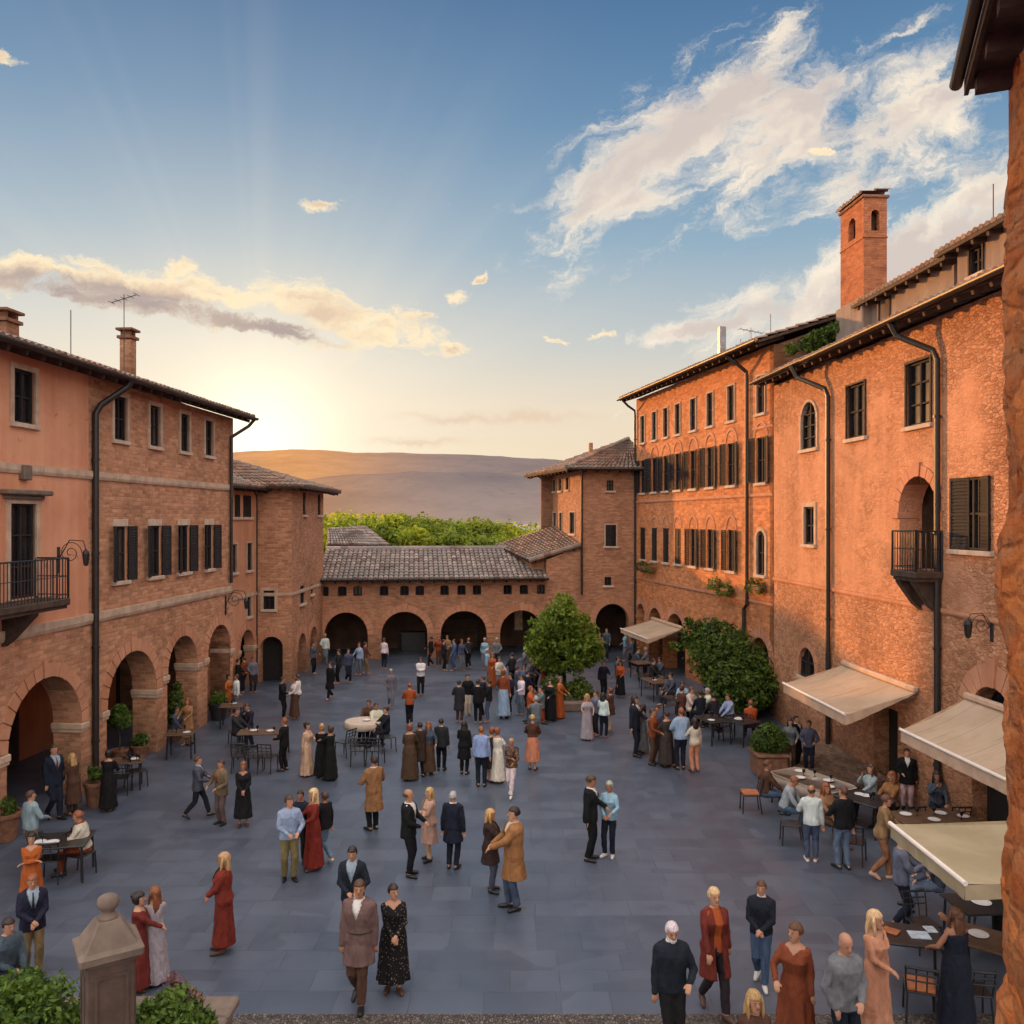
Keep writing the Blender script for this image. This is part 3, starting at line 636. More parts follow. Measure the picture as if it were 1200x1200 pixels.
with PFrame(fS,b):
    ws = snap(fS,[(355,579,358.5,604),(372.5,577,376,603)])+snap(fS,[(352,686,357,707)])+snap(fS,[(364.5,685,367,696)]); aa = []
    for x0,x1,ya in ((349,358.5,742),(363,371.5,734)): u0,u1,_,_ = fS.rect(x0,0,x1,10); aa.append((u0,u1,fS.uv((x0+x1)/2,ya)[1]))
    aa = [(u0,u1,max(1,va-(u1-u0)/2),va) for u0,u1,va in aa]
    plate('wall',[(0.004,-.5),(LS,-.5),(LS,8.598),(0.004,8.598)],[hole_poly(h) for h in ws]+[hole_poly(('arch',u0,u1,-.3,va,(va-vs)/((u1-u0)/2))) for u0,u1,vs,va in aa],0,.4,MAT['brick_fine'],b)
    for h in ws: window(b,h,sill=True)
    arcade(b,aa,.4,1.5,.75,LS-.3,2.9,'frame_wood',cap=False); band(b,0,LS,3.8,.14,.04)  # arch interiors coloured near black as painted shade
    e = 8.6; C = [(-.75,-.75),(7.0,-.75),(7.0,9.4),(-.75,9.4)]
    r0 = roof_quad(b,'roof',(*C[0],e),(*C[1],e),(3.4,4.3,10.1),(3.0,4.3,10.1)); roof_quad(b,'roof',(*C[3],e),(*C[0],e),(3.0,4.3,10.1),(3.0,4.3,10.1)); roof_quad(b,'roof',(*C[1],e),(*C[2],e),(3.4,4.3,10.1),(3.4,4.3,10.1)); roof_quad(b,'roof',(*C[2],e),(*C[3],e),(3.0,4.3,10.1),(3.4,4.3,10.1))
    shell(b,[(LS,.4),(LS,5.6),(0,5.6)],8.59,'brick_dark',skip=(2,))
roof_quad(b,'roof',(-.4,-.6,8.5),(LM_+.2,-.6,8.5),(LM_+.2,4.2,9.95),(-.4,4.2,9.95)); gutter(b,(-.4,-.68,8.5),(LM_-.3,-.68,8.5)); shell(b,[(0,.4),(0,5),(LM_,5)],8.4,'brick_dark',skip=(2,))
u,z = on_roof(fM,297,536,2.8); chimney(b,(LM_-.6,3.6,9.6),.5,.5,.6)

# ------------------------------------------------------------------ low rear wing with the big arches
fB = Facade((-9.72,43.5),(1,.113)); LB = fB.uv(680,600)[0]; uT = LB; LE = fB.uv(747,600)[0]
b = thing('arcade_wing', 'low brick wing with grey tiled roof and four wide arches closing the square', 'building', fB.P0, fB.rz)
sm = []
for x in (380,401,419,450,474,492,521,541,559,595,614,634): u = fB.uv(x,690)[0]; sm.append(('arch',u-.22,u+.22,3.25,3.75,.35))
aa = []
for x,hw in ((405.5,25.5),(474,27),(543.5,27),(611,25)): u0 = fB.uv(x-hw,0)[0]; u1 = fB.uv(x+hw,0)[0]; aa.append((u0,u1,1.25,2.42))
u40 = fB.uv(640,0)[0]; t40 = 5.05; t80 = 5.75
plate('wall',[(0,-.5),(LB,-.5),(LB,t80),(u40+.02,t40),(u40+.02,4.2),(0,4.2)],[hole_poly(h) for h in sm]+[hole_poly(('arch',a[0],a[1],-.3,a[3],1.17/((a[1]-a[0])/2))) for a in aa],0,.6,MAT['brick_fine'],b)
for h in sm: window(b,h,sill=False,bars=0,deep=.25)
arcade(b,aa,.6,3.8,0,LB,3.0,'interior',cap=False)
# things seen through the arches: a pale panel coloured to stand in for a lit doorway, dark shelving and a counter
k = MB(); u = fB.uv(606,0)[0]; k.box(u+.3,u+.75,3.70,3.79,.9,2.6); k.build('doorway_light_panel', MAT['doorway_light_tint'], b); k = MB(); u = fB.uv(543,0)[0]
for z in (.9,1.5,1.95): k.box(u-1.0,u+1.0,3.3,3.6,z,z+.05)
k.box(u-1.05,u-1.0,3.28,3.62,0,2.3); k.box(u+1.0,u+1.05,3.28,3.62,0,2.3); u = fB.uv(474,0)[0]; k.box(u-.2,u+1.1,2.9,3.4,0,.9); k.box(u-.3,u+1.2,2.8,3.5,.9,.96); k.build('shelving', MAT['table_dark'], b)
r0 = roof_quad(b,'roof',(-.2,-.55,4.12),(u40+.05,-.55,4.12),(u40+.05,4.2,5.45),(-.2,4.2,5.45),'tiles_grey',tw=.26,rl=.45); roof_quad(b,'roof',(u40,8.6,4.1),(-.2,8.6,4.1),(-.2,4.2,5.45),(u40,4.2,5.45),'tiles_grey'); ridge(r0,(-.2,4.2,5.52),(u40,4.2,5.52),'tiles_grey',.15)
gutter(b,(-.0,-.62,4.10),(u40+.05,-.62,4.10),.06); shell(b,[(0,.6),(0,8),(LB,8)],4.1,'brick_dark',skip=(2,))
# small gabled roof peeping over at the left
k = MB(); 
roof_quad(b,'roof',(-.2,5.0,5.75),(3.2,9.0,5.55),(1.6,10.5,6.7),(-.6,9.0,6.6),'tiles_grey'); 
# lean-to against the tower
lt = roof_quad(b,'roof',(u40-.9,.2,5.0),(LB-.05,-.25,t80+.05),(LB-.4,5.6,6.75),(u40-2.2,5.4,5.65),'tiles',tw=.24); ridge(lt,(u40-.9,.05,5.02),(LB-.05,-.2,t80+.1))
MB().loft([[(u40-.7,.7,4.3),(LB-.02,.62,4.3),(LB-.02,5,4.3),(u40-1.8,5,4.3)],[(u40-.7,.7,4.95),(LB-.02,.62,t80-.05),(LB-.02,5,6.4),(u40-1.8,5,5.45)]]).build('side_wall',MAT['brick'],b)

# ------------------------------------------------------------------ right rear tower
P0 = fB.world(uT,0); fR = Facade(P0,(1,.113)); LR = LE-uT+.5
b = thing('brick_tower', 'square brick tower house with hipped roof at the right rear corner', 'building', fR.P0, fR.rz)
ws = [('rect',)+fR.rect(*p) for p in ((711,563,719,575),(709.5,615,722,640),(708.5,676,716.5,686))]
u0 = fR.uv(698,0)[0]; u1 = fR.uv(737,0)[0]
plate('wall',[(0,-.5),(LR,-.5),(LR,9.75),(0,9.75)],[hole_poly(h) for h in ws]+[hole_poly(('arch',u0,u1,-.3,2.7,1))],0,.6,MAT['brick_fine'],b)
window(b,ws[0],sill=True,glass='brick_pane'if 'brick_pane' in MAT else 'glass'); window(b,ws[1],surround='trim',shutters='closed',sur=.06); window(b,ws[2],sill=True)
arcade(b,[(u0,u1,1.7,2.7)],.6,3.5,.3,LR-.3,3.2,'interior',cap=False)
pipe(b,[(.06,-.5,9.7),(.06,-.12,9.4),(.06,-.1,9.1),(.06,-.1,3.2)],.06)
fQ = Facade(P0+Vector((-.2*6.4,6.4,0)),(.2,-1)); LQ = 6.4*1.02
with PFrame(fQ,b):
    ws = snap(fQ,[(648,562,651,576),(655,561,658.5,575),(663.5,560,667,574)])+snap(fQ,[(648.5,601,652,624),(656,601,659,624),(668,600,674,626)])
    plate('wall',[(0,-.5),(LQ-.004,-.5),(LQ-.004,9.748),(0,9.748)],[hole_poly(h) for h in ws],0,.4,MAT['brick_fine'],b)
    for h in ws: window(b,h,sill=True,surround='trim',sur=.06)
shell(b,[(LR,.6),(LR,6.2),(-1.2,6.2)],9.74,'brick_dark',skip=(2,))
A = [(-.85,-.75),(LR+.6,-.75),(LR+.6,7),(-2.1,7)]; ap = (LR-.2,3.2,11.7); e = 9.8
r0 = roof_quad(b,'roof',(*A[0],e),(*A[1],e),ap,ap); roof_quad(b,'roof',(*A[3],e),(*A[0],e),ap,ap); roof_quad(b,'roof',(*A[1],e),(*A[2],e),ap,ap); roof_quad(b,'roof',(*A[2],e),(*A[3],e),ap,ap)
ridge(r0,(*A[0],e+.08),(ap[0],ap[1],ap[2]+.06)); gutter(b,(A[0][0],A[0][1]-.08,e),(A[1][0],A[1][1]-.08,e),.06); k = MB(); k.box(.9,1.1,2.0,2.2,10.5,11.4); k.build('chimney',MAT['brick'],r0)

# ------------------------------------------------------------------ right far palace (three storeys)
fF = Facade((6.62,45.4),(.2,-1)); LF = 14.7; HF = 13.55
b = thing('shuttered_palace', 'tall three storey brick palace with rows of dark shutters on the right', 'building', fF.P0, fF.rz)
colx = [753.5,767,780.5,794.5,812.5,832.5,857,892]; us = [fF.uv(x,500)[0] for x in colx]
t3 = [('rect',u-.30,u+.30,11.15,12.55) for u in us]; t2 = [('rect',u-.36,u+.36,8.55,10.25) for u in us]; t1 = [('arch' if i==7 else 'rect',u-.32,u+.32,5.1,6.75) for i,u in enumerate(us)]
ga = []
for x0,x1 in ((746.5,756),(760.5,776),(781,803)): ga.append((fF.uv(x0,0)[0],fF.uv(x1,0)[0]))
ga = [(u0,u1,2.75-(u1-u0)/2,2.75) for u0,u1 in ga]; u0 = fF.uv(880,0)[0]; u1 = fF.uv(902,0)[0]; ga.append((u0,u1,1.9,2.75))
u0 = fF.uv(822,0)[0]; u1 = fF.uv(846,0)[0]; ga.append((u0,u1,1.7,2.75))
plate('wall',[(0,-.5),(LF,-.5),(LF,HF),(0,HF)],[hole_poly(h) for h in t3+t2+t1]+[hole_poly(('arch',a[0],a[1],-.3,a[3],min(1,(a[3]-a[2])/((a[1]-a[0])/2)))) for a in ga],0,.55,MAT['brick_orange'],b)
for h in t3: window(b,h,surround='trim',sill=True,sur=.07)
for h in t2: window(b,h,shutters='narrow',sill=True,ang=14)
for i,h in enumerate(t1): window(b,h,shutters='narrow' if i in (4,5,6) else 'closed' if i<4 else None,surround=None if i<7 else 'trim',sill=True,ang=14)
for h in t2+t1[:7]:
    k = MB(); voussoirs(k,h[1]-.08,h[2]+.08,h[4]+.02,h[4]+.52,.12,-.03,.05,9,False); k.build('blind_arch', MAT['trim_brick'], b)
arcade(b,ga,.55,3.0,.2,LF-.2,3.0,'interior',capm='trim_brick'); band(b,0,LF,8.02,.13,.06,m='trim_brick'); band(b,0,LF,4.0,.13,.06,m='trim_brick'); band(b,fF.uv(878,0)[0]+.3,LF,10.55,.1,.05,m='trim_brick')
shell(b,[(LF,.0),(LF,9),(0,9),(0,.55)],HF,'brick_dark',skip=(3,),t=.3)
rr = roof_quad(b,'roof',(-.5,-.8,HF+.05),(LF+.35,-.8,HF+.05),(LF+.35,4.4,HF+1.75),(-.5,4.4,HF+1.75)); roof_quad(b,'roof',(LF+.35,9.6,HF),(-.5,9.6,HF),(-.5,4.4,HF+1.75),(LF+.35,4.4,HF+1.75)); ridge(rr,(-.5,4.4,HF+1.8),(LF+.35,4.4,HF+1.8))
gutter(b,(-.5,-.88,HF+.04),(LF+.35,-.88,HF+.04)); gb = MB(); gb.loft([[(LF-.29,.02,HF-.05),(LF-.29,8.9,HF-.05),(LF-.29,4.4,HF+1.55)],[(LF-.003,.02,HF-.05),(LF-.003,8.9,HF-.05),(LF-.003,4.4,HF+1.55)]]); gb.build('gable',MAT['brick_dark'],b)
pipe(b,[(.05,-.85,HF),(.05,-.5,HF-.35),(.05,-.12,HF-.6),(.05,-.1,HF-.9),(.05,-.1,0)],.06); u = fF.uv(878,0)[0]; pipe(b,[(u-.35,-.85,HF),(u-.1,-.5,HF-.35),(u,-.12,HF-.7),(u,-.1,HF-.95),(u,-.1,3.9),(u-.25,-.1,3.7),(u-.25,-.1,0)],.07)
u,_ = on_roof(fF,846,400,1.5); z = on_roof(fF,846,383,1.5)[1]; MB().box(u-.11,u+.11,1.35,1.65,HF+.5,z).build('chimney',MAT['metal_grey'],rr)
for x,h_ in ((868,1.0),(880,1.3),(903,1.5)): u,_ = on_roof(fF,x,400,3); antenna(rr,(u,3,HF+1.1),h_,x==880)
# planters on the sills of the first floor are things of their own (built with the plants)

# ------------------------------------------------------------------ right near house
fN = Facade((11.35-.061*30.85,30.85),(.061,-1)); LN = 20.5; uS = fN.uv(976,0)[0]; HN = 12.0
b = thing('rubble_stone_house', 'near ochre stone house on the right with arched loggia and iron balcony', 'building', fN.P0, fN.rz)
aw = ('arch',)+fN.rect(939.5,471,957.5,526)+(1,); w1 = ('rect',)+fN.rect(943,594,955,638); ag = ('arch',)+fN.rect(937,759,956,795)+(1,)
w2 = ('rect',)+fN.rect(993,450,1014,513); w3 = ('rect',)+fN.rect(1063,423,1091,498); w4 = ('rect',)+fN.rect(1117,559,1161,645)
lg = fN.rect(1054,558,1099,668); lgh = ('arch',lg[0],lg[1],lg[2],lg[3],1); dr = fN.rect(1024,0,1052,10); drh = ('rect',dr[0],dr[1],-.3,2.2)
da = fN.rect(1139,0,1192,10); dah = ('arch',da[0],da[1],-.3,3.62,1); db = ('rect',da[1]+2.2,da[1]+3.4,-.3,2.3)
plate('wall',[(0,-.5),(LN,-.5),(LN,HN),(0,HN)],[hole_poly(h) for h in (aw,w1,ag,w2,w3,w4,lgh,drh,dah,db)],0,.6,MAT['right_wall'],b)
window(b,aw,surround='trim',sill=True,sur=.1,bars=3); window(b,w1,surround='trim',sill=True,sur=.14); window(b,ag,surround='trim_brick',sill=True,sur=.18); window(b,w2,surround='eave_wood',sill=True,sur=.05); window(b,w3,surround='eave_wood',sill=True,sur=.06,bars=2); 
w = window(b,w4,sill=True,shutters=None,bars=1); me = shutter_mesh((w4[2]-w4[1])*.42,w4[4]-w4[3]); link(me,'shutter',w,(w4[1]-.02,-.08,w4[3]),R(12)); link(me,'shutter',w,(w4[2]+.02,-.04,w4[3]),PI+R(-14))
# loggia: recessed door behind the arch
k = MB(); k.box(lg[0]-.3,lg[1]+.3,1.5,1.6,lg[2]-.3,lg[3]+.3); k.box(lg[0]-.3,lg[1]+.3,.604,1.496,lg[2]-.2,lg[2]-.002); k.box(lg[0]-.3,lg[1]+.3,.604,1.496,lg[3]+.003,lg[3]+.3); k.box(lg[0]-.31,lg[0]-.02,.604,1.496,lg[2]-.1,lg[3]+.2); k.box(lg[1]+.02,lg[1]+.31,.604,1.496,lg[2]-.1,lg[3]+.2); k.build('loggia',MAT['eave_wood'],b)
um = (lg[0]+lg[1])/2; dd = window(b,('arch',um-.35,um+.65,lg[2],lg[3]-.25,1),sill=False,deep=1.38,bars=2)
k = MB(); voussoirs(k,lg[0],lg[1],lg[3]-(lg[1]-lg[0])/2,lg[3],.28,-.03,.05,11); k.bbox(lg[0]-.3,lg[0]+.02,-.06,.5,lg[3]-(lg[1]-lg[0])/2-.16,lg[3]-(lg[1]-lg[0])/2-.003); k.build('arch_ring',MAT['trim_brick'],b)
bl = on_roof(fN,1043,0,-.7)[0]; balcony(b,bl,lg[1]+.25,lg[2]+.02,.7,.95,brk=(.15,.75))
k = MB(); voussoirs(k,da[0],da[1],3.62-(da[1]-da[0])/2,3.62,.5,-.05,.05,11); k.build('arch_ring',MAT['trim_brick'],b)
arcade(b,[],.6,2.6,dr[0]-.5,da[1]+4,3.9,'interior',cap=False); MB().box(dr[0]+.15,dr[1],.35,.42,-.1,2.2).build('door',MAT['frame_wood'],b); k = MB(); k.box(da[0],da[1],.35,.42,-.1,2.5); k.box(da[0],da[1],.3,.45,2.5,2.62); k.build('door',MAT['frame_wood'],b); MB().box(da[0]-.05,da[1]+.05,.38,.41,2.621,3.6).build('fanlight',MAT['glass'],b)
band(b,0,LN,4.98,.12,.05,m='trim_brick')
for i,(px,yt) in enumerate(((974,0),(1103,0))): 
    u = fN.uv(px,0)[0]; du = fN.uv((954,1076)[i],0)[0]-u; pipe(b,[(u+du,-.75,HN+.1),(u+du*.9,-.6,HN-.3),(u+du*.12,-.14,HN-.8),(u,-.1,HN-1.05),(u,-.1,0)],.075)
scroll_bracket(b,fN.uv(1163,0)[0],4.95,.75)
e = HN+.1
rr = roof_quad(b,'roof',(uS-.45,-.7,e),(LN+.3,-.7,e),(LN+.3,2.9,e+1.15),(uS-.45,2.9,e+1.15)); r1 = roof_quad(b,'roof',(-.35,-.65,e+.05),(uS-.5,-.65,e+.05),(uS-.5,2.9,e+1.25),(-.35,2.9,e+1.25))
gutter(b,(uS-.45,-.78,e),(LN+.3,-.78,e)); gutter(b,(-.35,-.73,e+.05),(uS-.55,-.73,e+.05),.07)
# set-back upper storeys behind the eave, with their own roofs
def attic(x0,x1,yt0,yt1,y,win,m='grey_render',dep=3.0):
    u0,z0 = on_roof(fN,x0,yt0,y); u1,z1 = on_roof(fN,x1,yt1,y); z = z0*.75+z1*.25
    hw = on_roof(fN,win[0],0,y)[0],on_roof(fN,win[2],0,y)[0]; um = (win[0]+win[2])/2; wv = on_roof(fN,um,win[3],y)[1],on_roof(fN,um,win[1],y)[1]
    bb = MB(); 
    h = ('rect',hw[0],hw[1],wv[0],wv[1]); before = set(COL.objects)
    plate('attic_wall',[(u0,e-.2),(u1,e-.2),(u1,z),(u0,z)],[hole_poly(h)],0,.3,MAT[m],b); ww = window(b,h,sill=True,surround='eave_wood',sur=.05)
    for o in [o for o in COL.objects if o not in before and o.parent==b]: o.location.y += y
    MB().box(u0,u0+.3,y+.302,y+dep,e-.2,z-.002).box(u1-.3,u1,y+.302,y+dep,e-.2,z-.002).box(u0,u1,y+dep,y+dep+.3,e-.2,z).build('side_wall',MAT['brick_dark'],b)
    roof_quad(b,'roof',(u0-.35,y-.45,z+.02),(u1+.3,y-.45,z+.02),(u1+.3,y+dep+.4,z+.75),(u0-.35,y+dep+.4,z+.75))
attic(1018,1118,352,322,2.4,(1031,344,1043,376)); attic(1122,1195,292,268,2.0,(1137,290,1152,321))
# tall bell tower on the roof
yb = 2.2; u,_ = on_roof(fN,985,0,yb); zt = on_roof(fN,1004,238,yb)[1]; zb = on_roof(fN,1004,352,yb)[1]; Wb = 1.75; Db = .80
k = thing('x','x','x'); bpy.data.objects.remove(k)
T = plate('bell_tower',[(u,e-.2),(u+Wb,e-.2),(u+Wb,zt),(u,zt)],[hole_poly(('arch',u+Wb*.35,u+Wb*.65,zt-1.15,zt-.4,1))],0,.2,MAT['brick_red'],b); T.location.y = yb
q = plate('tower_wall',[(.202,e-.2),(Db-.202,e-.2),(Db-.202,zt-.002),(.202,zt-.002)],[hole_poly(('arch',Db*.5-.14,Db*.5+.14,zt-1.1,zt-.4,1))],0,.2,MAT['brick_red'],T); q.rotation_euler.z = PI/2; q.location = (u+Wb,0,0)
MB().box(u,u+.2,.203,Db-.203,e-.2,zt-.002).build('tower_wall',MAT['brick_red'],T); MB().box(u,u+Wb,Db-.2,Db,e-.2,zt).build('tower_wall',MAT['brick_red'],T); MB().box(u+.3,u+Wb-.3,.25,Db-.25,zt-1.6,zt-.1).build('bell_chamber',MAT['eave_wood'],T)
s = MB(); s.bbox(u-.07,u+Wb+.07,-.07,Db+.07,zt,zt+.1,.02); s.build('cornice',MAT['brick_dark'],T); MB().bbox(u-.03,u+Wb+.03,-.03,Db+.03,zt-1.35,zt-1.28,.02).build('string_course',MAT['brick_red'],T)
roof_quad(T,'roof',(u-.1,-.12,zt+.11),(u+Wb+.12,-.12,zt+.11),(u+Wb+.12,Db+.1,zt+.24),(u-.1,Db+.1,zt+.24),eave=False)
MB().bbox(u-.14,u+Wb+.14,-.12,Db+.14,e-.2,zb,.04).build('tower_base',MAT['grey_render'],T)
antenna(rr,(fN.uv(1076,0)[0]-1.0,3,e+1.1),2.6,False); u,_ = on_roof(fN,1164,0,2.5); antenna(rr,(u,2.5,e+2.6),1.2,False)
shell(b,[(LN,.0),(LN,7),(0,7),(0,.6)],HN,'brick',skip=(3,))

# ------------------------------------------------------------------ rough stone house beside the viewpoint
Pn = Vector((3.50,6.02,0)); dn = Vector((-.40,-1.0,0)).normalized(); fW = Facade(Pn,dn)
b = thing('rough_stone_house', 'craggy orange stone house wall with dark wooden eave at the right edge', 'building', fW.P0, fW.rz)
nx,nz = 110,260; mb = MB(); Lw = 5.0; Hw = 10.28
for j in range(nz+1):
    for i in range(nx+1):
        x = Lw*(i/nx)**1.6 ; z = -.2+(Hw+.2)*j/nz; q = Vector((x*1.1+5,3.3,z*.75)); c1 = noise.fractal(q*1.0,1.0,2.0,5); cell = noise.cell(Vector((x*1.6,0,z*1.15+noise.noise(q)*.8)))
        f1 = noise.voronoi(Vector((x*1.5+c1*.2,.2,z*.95)))[0]; bulge = (f1[1]-f1[0])
        mb.v.append((x-.02*c1-.05*min(bulge,.6)*(1 if i==0 else 0), -.085*c1-.11*min(bulge,.55)+.02-.022*noise.fractal(Vector((x*9,1,z*8)),1.0,2.0,5), z))
for j in range(nz):
    for i in range(nx): a = j*(nx+1)+i; mb.f.append((a,a+1,a+nx+2,a+nx+1)); mb.m.append(0)
wallmat('crag', lambda t,u: (lambda r: (t.mix(t.ss(t.noise(u,9,7,.72),.50,.68,0.0,.6), t.mix(t.ss(t.noise(u,2.6,6,.7),.42,.62,0.0,.5), t.mix(1.0,r[0],(1.15,.85,.6),'MULTIPLY'), (.55,.30,.15)), (.12,.045,.022)), t.add(r[1], t.mul(t.noise(u,22,6,.7),.9))))(rubble_cols(t,u,(.50,.185,.065),(.80,.35,.13),(.24,.09,.04),2.6)), bump=1.0, dist=.06)  # orange brightened in the colour to stand in for missing sunlight
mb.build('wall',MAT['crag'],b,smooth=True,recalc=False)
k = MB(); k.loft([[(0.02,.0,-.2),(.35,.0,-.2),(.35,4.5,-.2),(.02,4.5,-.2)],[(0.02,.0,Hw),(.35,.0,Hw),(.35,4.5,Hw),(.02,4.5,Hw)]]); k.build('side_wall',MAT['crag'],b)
k = MB(); k.loft([[(-.06,-.24,Hw+.02),(Lw,-.24,Hw+.02),(Lw,2,Hw+.02),(-.06,2,Hw+.02)],[(-.06,-.24,Hw+.10),(Lw,-.24,Hw+.10),(Lw,2,Hw+.35),(-.06,2,Hw+.35)]])
for i in range(9): x = .1+i*.5; k.box(x,x+.1,-.22,.1,Hw-.10,Hw+.018)
k.box(-.06,Lw,-.27,-.242,Hw-.02,Hw+.14); k.build('eave',MAT['eave_wood'],b); gutter(b,(-.08,-.32,Hw+.08),(Lw,-.32,Hw+.08),.045)
# ------------------------------------------------------------------ plants
def foliage(name, parent, blobs, n, size, matname, seed=1, hollow=.45, gap=.9, freq=1.6, gthr=-.18, up=.25):
    """many small leaf faces spread through the volume of overlapping clumps, thinned by noise so that gaps show"""
    r = np.random.default_rng(seed); bl = np.array(blobs, float); w = bl[:,3]**2.2; w /= w.sum(); out = []
    while len(out) < n:
        k = r.choice(len(bl), 2000, p=w); d = r.normal(size=(2000,3)); d /= np.linalg.norm(d,axis=1,keepdims=True)
        q = hollow+(1-hollow)*r.random(2000)**.5; q *= 1+.16*r.normal(size=2000)*(r.random(2000)<.25)
        p = bl[k,:3]+d*(bl[k,3]*q)[:,None]
        for a,b in zip(p,d):
            if noise.noise(Vector(a)*freq+Vector((seed*3.1,0,0))) > gthr*gap-.0 or r.random() < .25: out.append((a,b))
            if len(out) >= n: break
    P = np.array([o[0] for o in out]); D = np.array([o[1] for o in out])
    nrm = D+r.normal(size=D.shape)*.75+np.array([0,0,up]); nrm /= np.linalg.norm(nrm,axis=1,keepdims=True)
    a = np.cross(nrm, r.normal(size=D.shape)); a /= np.linalg.norm(a,axis=1,keepdims=True); b = np.cross(nrm,a)
    s = (size*(.45+1.1*r.random(n)))[:,None]
    V = np.stack([P-a*s*.62, P+b*s*.30-nrm*s*.06, P+a*s*.62, P-b*s*.30-nrm*s*.06],1).reshape(-1,3)
    me = bpy.data.meshes.new(name); me.vertices.add(4*n); me.vertices.foreach_set('co', V.astype(np.float32).ravel())
    me.loops.add(4*n); me.loops.foreach_set('vertex_index', np.arange(4*n,dtype=np.int32)); me.polygons.add(n)
    me.polygons.foreach_set('loop_start', np.arange(0,4*n,4,dtype=np.int32)); me.polygons.foreach_set('loop_total', np.full(n,4,np.int32))
    me.materials.append(MAT[matname]); me.update(calc_edges=True); return link(me, name, parent)
def limbs(name, parent, base, tips, r0, matname='bark', seed=2):
    rr = random.Random(seed); mb = MB(); base = Vector(base)
    fork = base.lerp(sum((Vector(t) for t in tips), Vector())/len(tips), .55)
    mid = base.lerp(fork,.5)+Vector((rr.uniform(-.06,.06),rr.uniform(-.06,.06),0))*r0*6
    mb.tube([base-Vector((0,0,.1)),base+Vector((0,0,.04)),mid,fork],[r0*1.6,r0*1.15,r0*.92,r0*.8],9)
    for t in tips:
        t = Vector(t); m = fork.lerp(t,.5)+Vector((rr.uniform(-1,1),rr.uniform(-1,1),rr.uniform(0,1)))*r0*1.2; mb.tube([fork-Vector((0,0,.05)),m,t],[r0*.62,r0*.4,r0*.12],6)
    return mb.build(name, MAT[matname], parent, smooth=True)
def at(px,py,Y): return Vector(((px-600)/F*Y, Y, CAMH-(py-HZ)/F*Y))

# round-headed tree in the middle of the square
p = ground(661,820); T = thing('round_crowned_tree','small round crowned green tree on slim trunk in the planting bed','tree',p)
bl = []
for (x,y,r) in ((0,3.55,.55),(-.35,3.2,.62),(.38,3.15,.62),(-.75,2.75,.60),(.72,2.7,.62),(0,2.8,.85),(-1.1,2.3,.5),(1.05,2.25,.52),(-.6,2.15,.62),(.55,2.1,.62),(0,2.0,.7),(-1.25,1.95,.36),(1.3,1.9,.36),(-.85,1.65,.42),(.85,1.62,.42),(-.3,1.45,.42),(.35,1.42,.42),(0,1.25,.3),(.1,3.85,.32)):
    for k in range(2): bl.append((x+random.uniform(-.1,.1),(-1)**k*random.uniform(.1,.85)*math.sqrt(max(.05,1-(x/1.6)**2)),y+.03+random.uniform(-.08,.08),r*random.uniform(.85,1.08)))
foliage('crown',T,bl+[(math.cos(a)*1.45*q,math.sin(a)*1.3*q,2.2+1.5*z_,.16) for a,q,z_ in [(random.uniform(0,6.3),random.uniform(.75,1.05),random.uniform(-.5,.75)) for _ in range(34)]],13500,.125,'leaf',3,.35,freq=2.6,gthr=-.02); limbs('trunk',T,(0,0,0),[(-.7,.2,2.5),(.7,-.1,2.5),(.1,.5,3.1),(-.2,-.5,2.9),(.3,.1,3.4),(-.4,-.1,2.0)],.085)
# planting bed round it
T = thing('planting_bed','low planting bed of dark shrubs in a stone ring under the round tree','planter',ground(664,826))
mb = MB(); mb.lathe([(1.25,0),(1.28,.06),(1.28,.30),(1.22,.36),(1.02,.36),(1.0,.3)],28); mb.build('stone_ring',MAT['pale_stone'],T); MB().lathe([(1.0,.2),(.6,.27),(.05,.30)],20).build('soil',MAT['soil'],T)
foliage('shrubs',T,[(math.cos(a)*.75,math.sin(a)*.7,.55+.15*math.sin(a*3),.33) for a in [k*2*PI/9 for k in range(9)]]+[(.4,.0,.7,.4),(-.4,0,.65,.36)],3200,.10,'leaf_dark',5)
foliage('bright_shrub',T,[(-.62,-.35,.85,.34),(-.75,-.1,.7,.25)],700,.09,'leaf_shrub',6)
# big bushy climber by the right palace
T = thing('bushy_climber','large dark green leafy climber bulging over the cafe beside the right palace','climbing plant',ground(868,838)); o = Vector(T.location)
B_ = [(815,746,34,.62),(826,742,34,.62),(838,752,33.4,.95),(850,765,32.6,1.15),(864,778,32,1.2),(876,792,31.2,1.05),(887,802,30.6,.75),(862,800,31,1.0),(846,786,32,.95),(830,770,33,.8),(874,818,30.2,.62),(856,818,30.6,.55),(808,750,34.4,.36),(894,796,30.8,.42),(890,818,30.2,.4),(843,806,31.4,.5),(862,760,32.6,.6)]
foliage('foliage',T,[(*(at(x,y,Z)-o),r) for x,y,Z,r in B_]+[(*(at(x+random.uniform(-24,24),y+random.uniform(-22,12),Z-.3)-o),.2) for x,y,Z,r in B_*3],16500,.13,'leaf_dark',8,.4,freq=2.3,gthr=-.04)
limbs('stems',T,(0.4,.4,0),[at(850,790,32)-o,at(870,800,31)-o,at(880,812,30.5)-o,at(835,770,33)-o],.09)
# clipped bush in a brown box
T = thing('potted_round_bush','clipped round bush in a square brown planter beside the first cafe table','potted plant',ground(901,907)); z0 = .62
MB().bbox(-.42,.42,-.42,.42,0,.56,.03).bbox(-.46,.46,-.46,.46,.561,.64,.02).build('pot',MAT['terracotta'],T); foliage('foliage',T,[(0,0,1.02,.42),(-.15,.1,.9,.36),(.18,-.05,.92,.35),(0,-.1,1.2,.26)],3600,.075,'leaf_dark',9,.6)
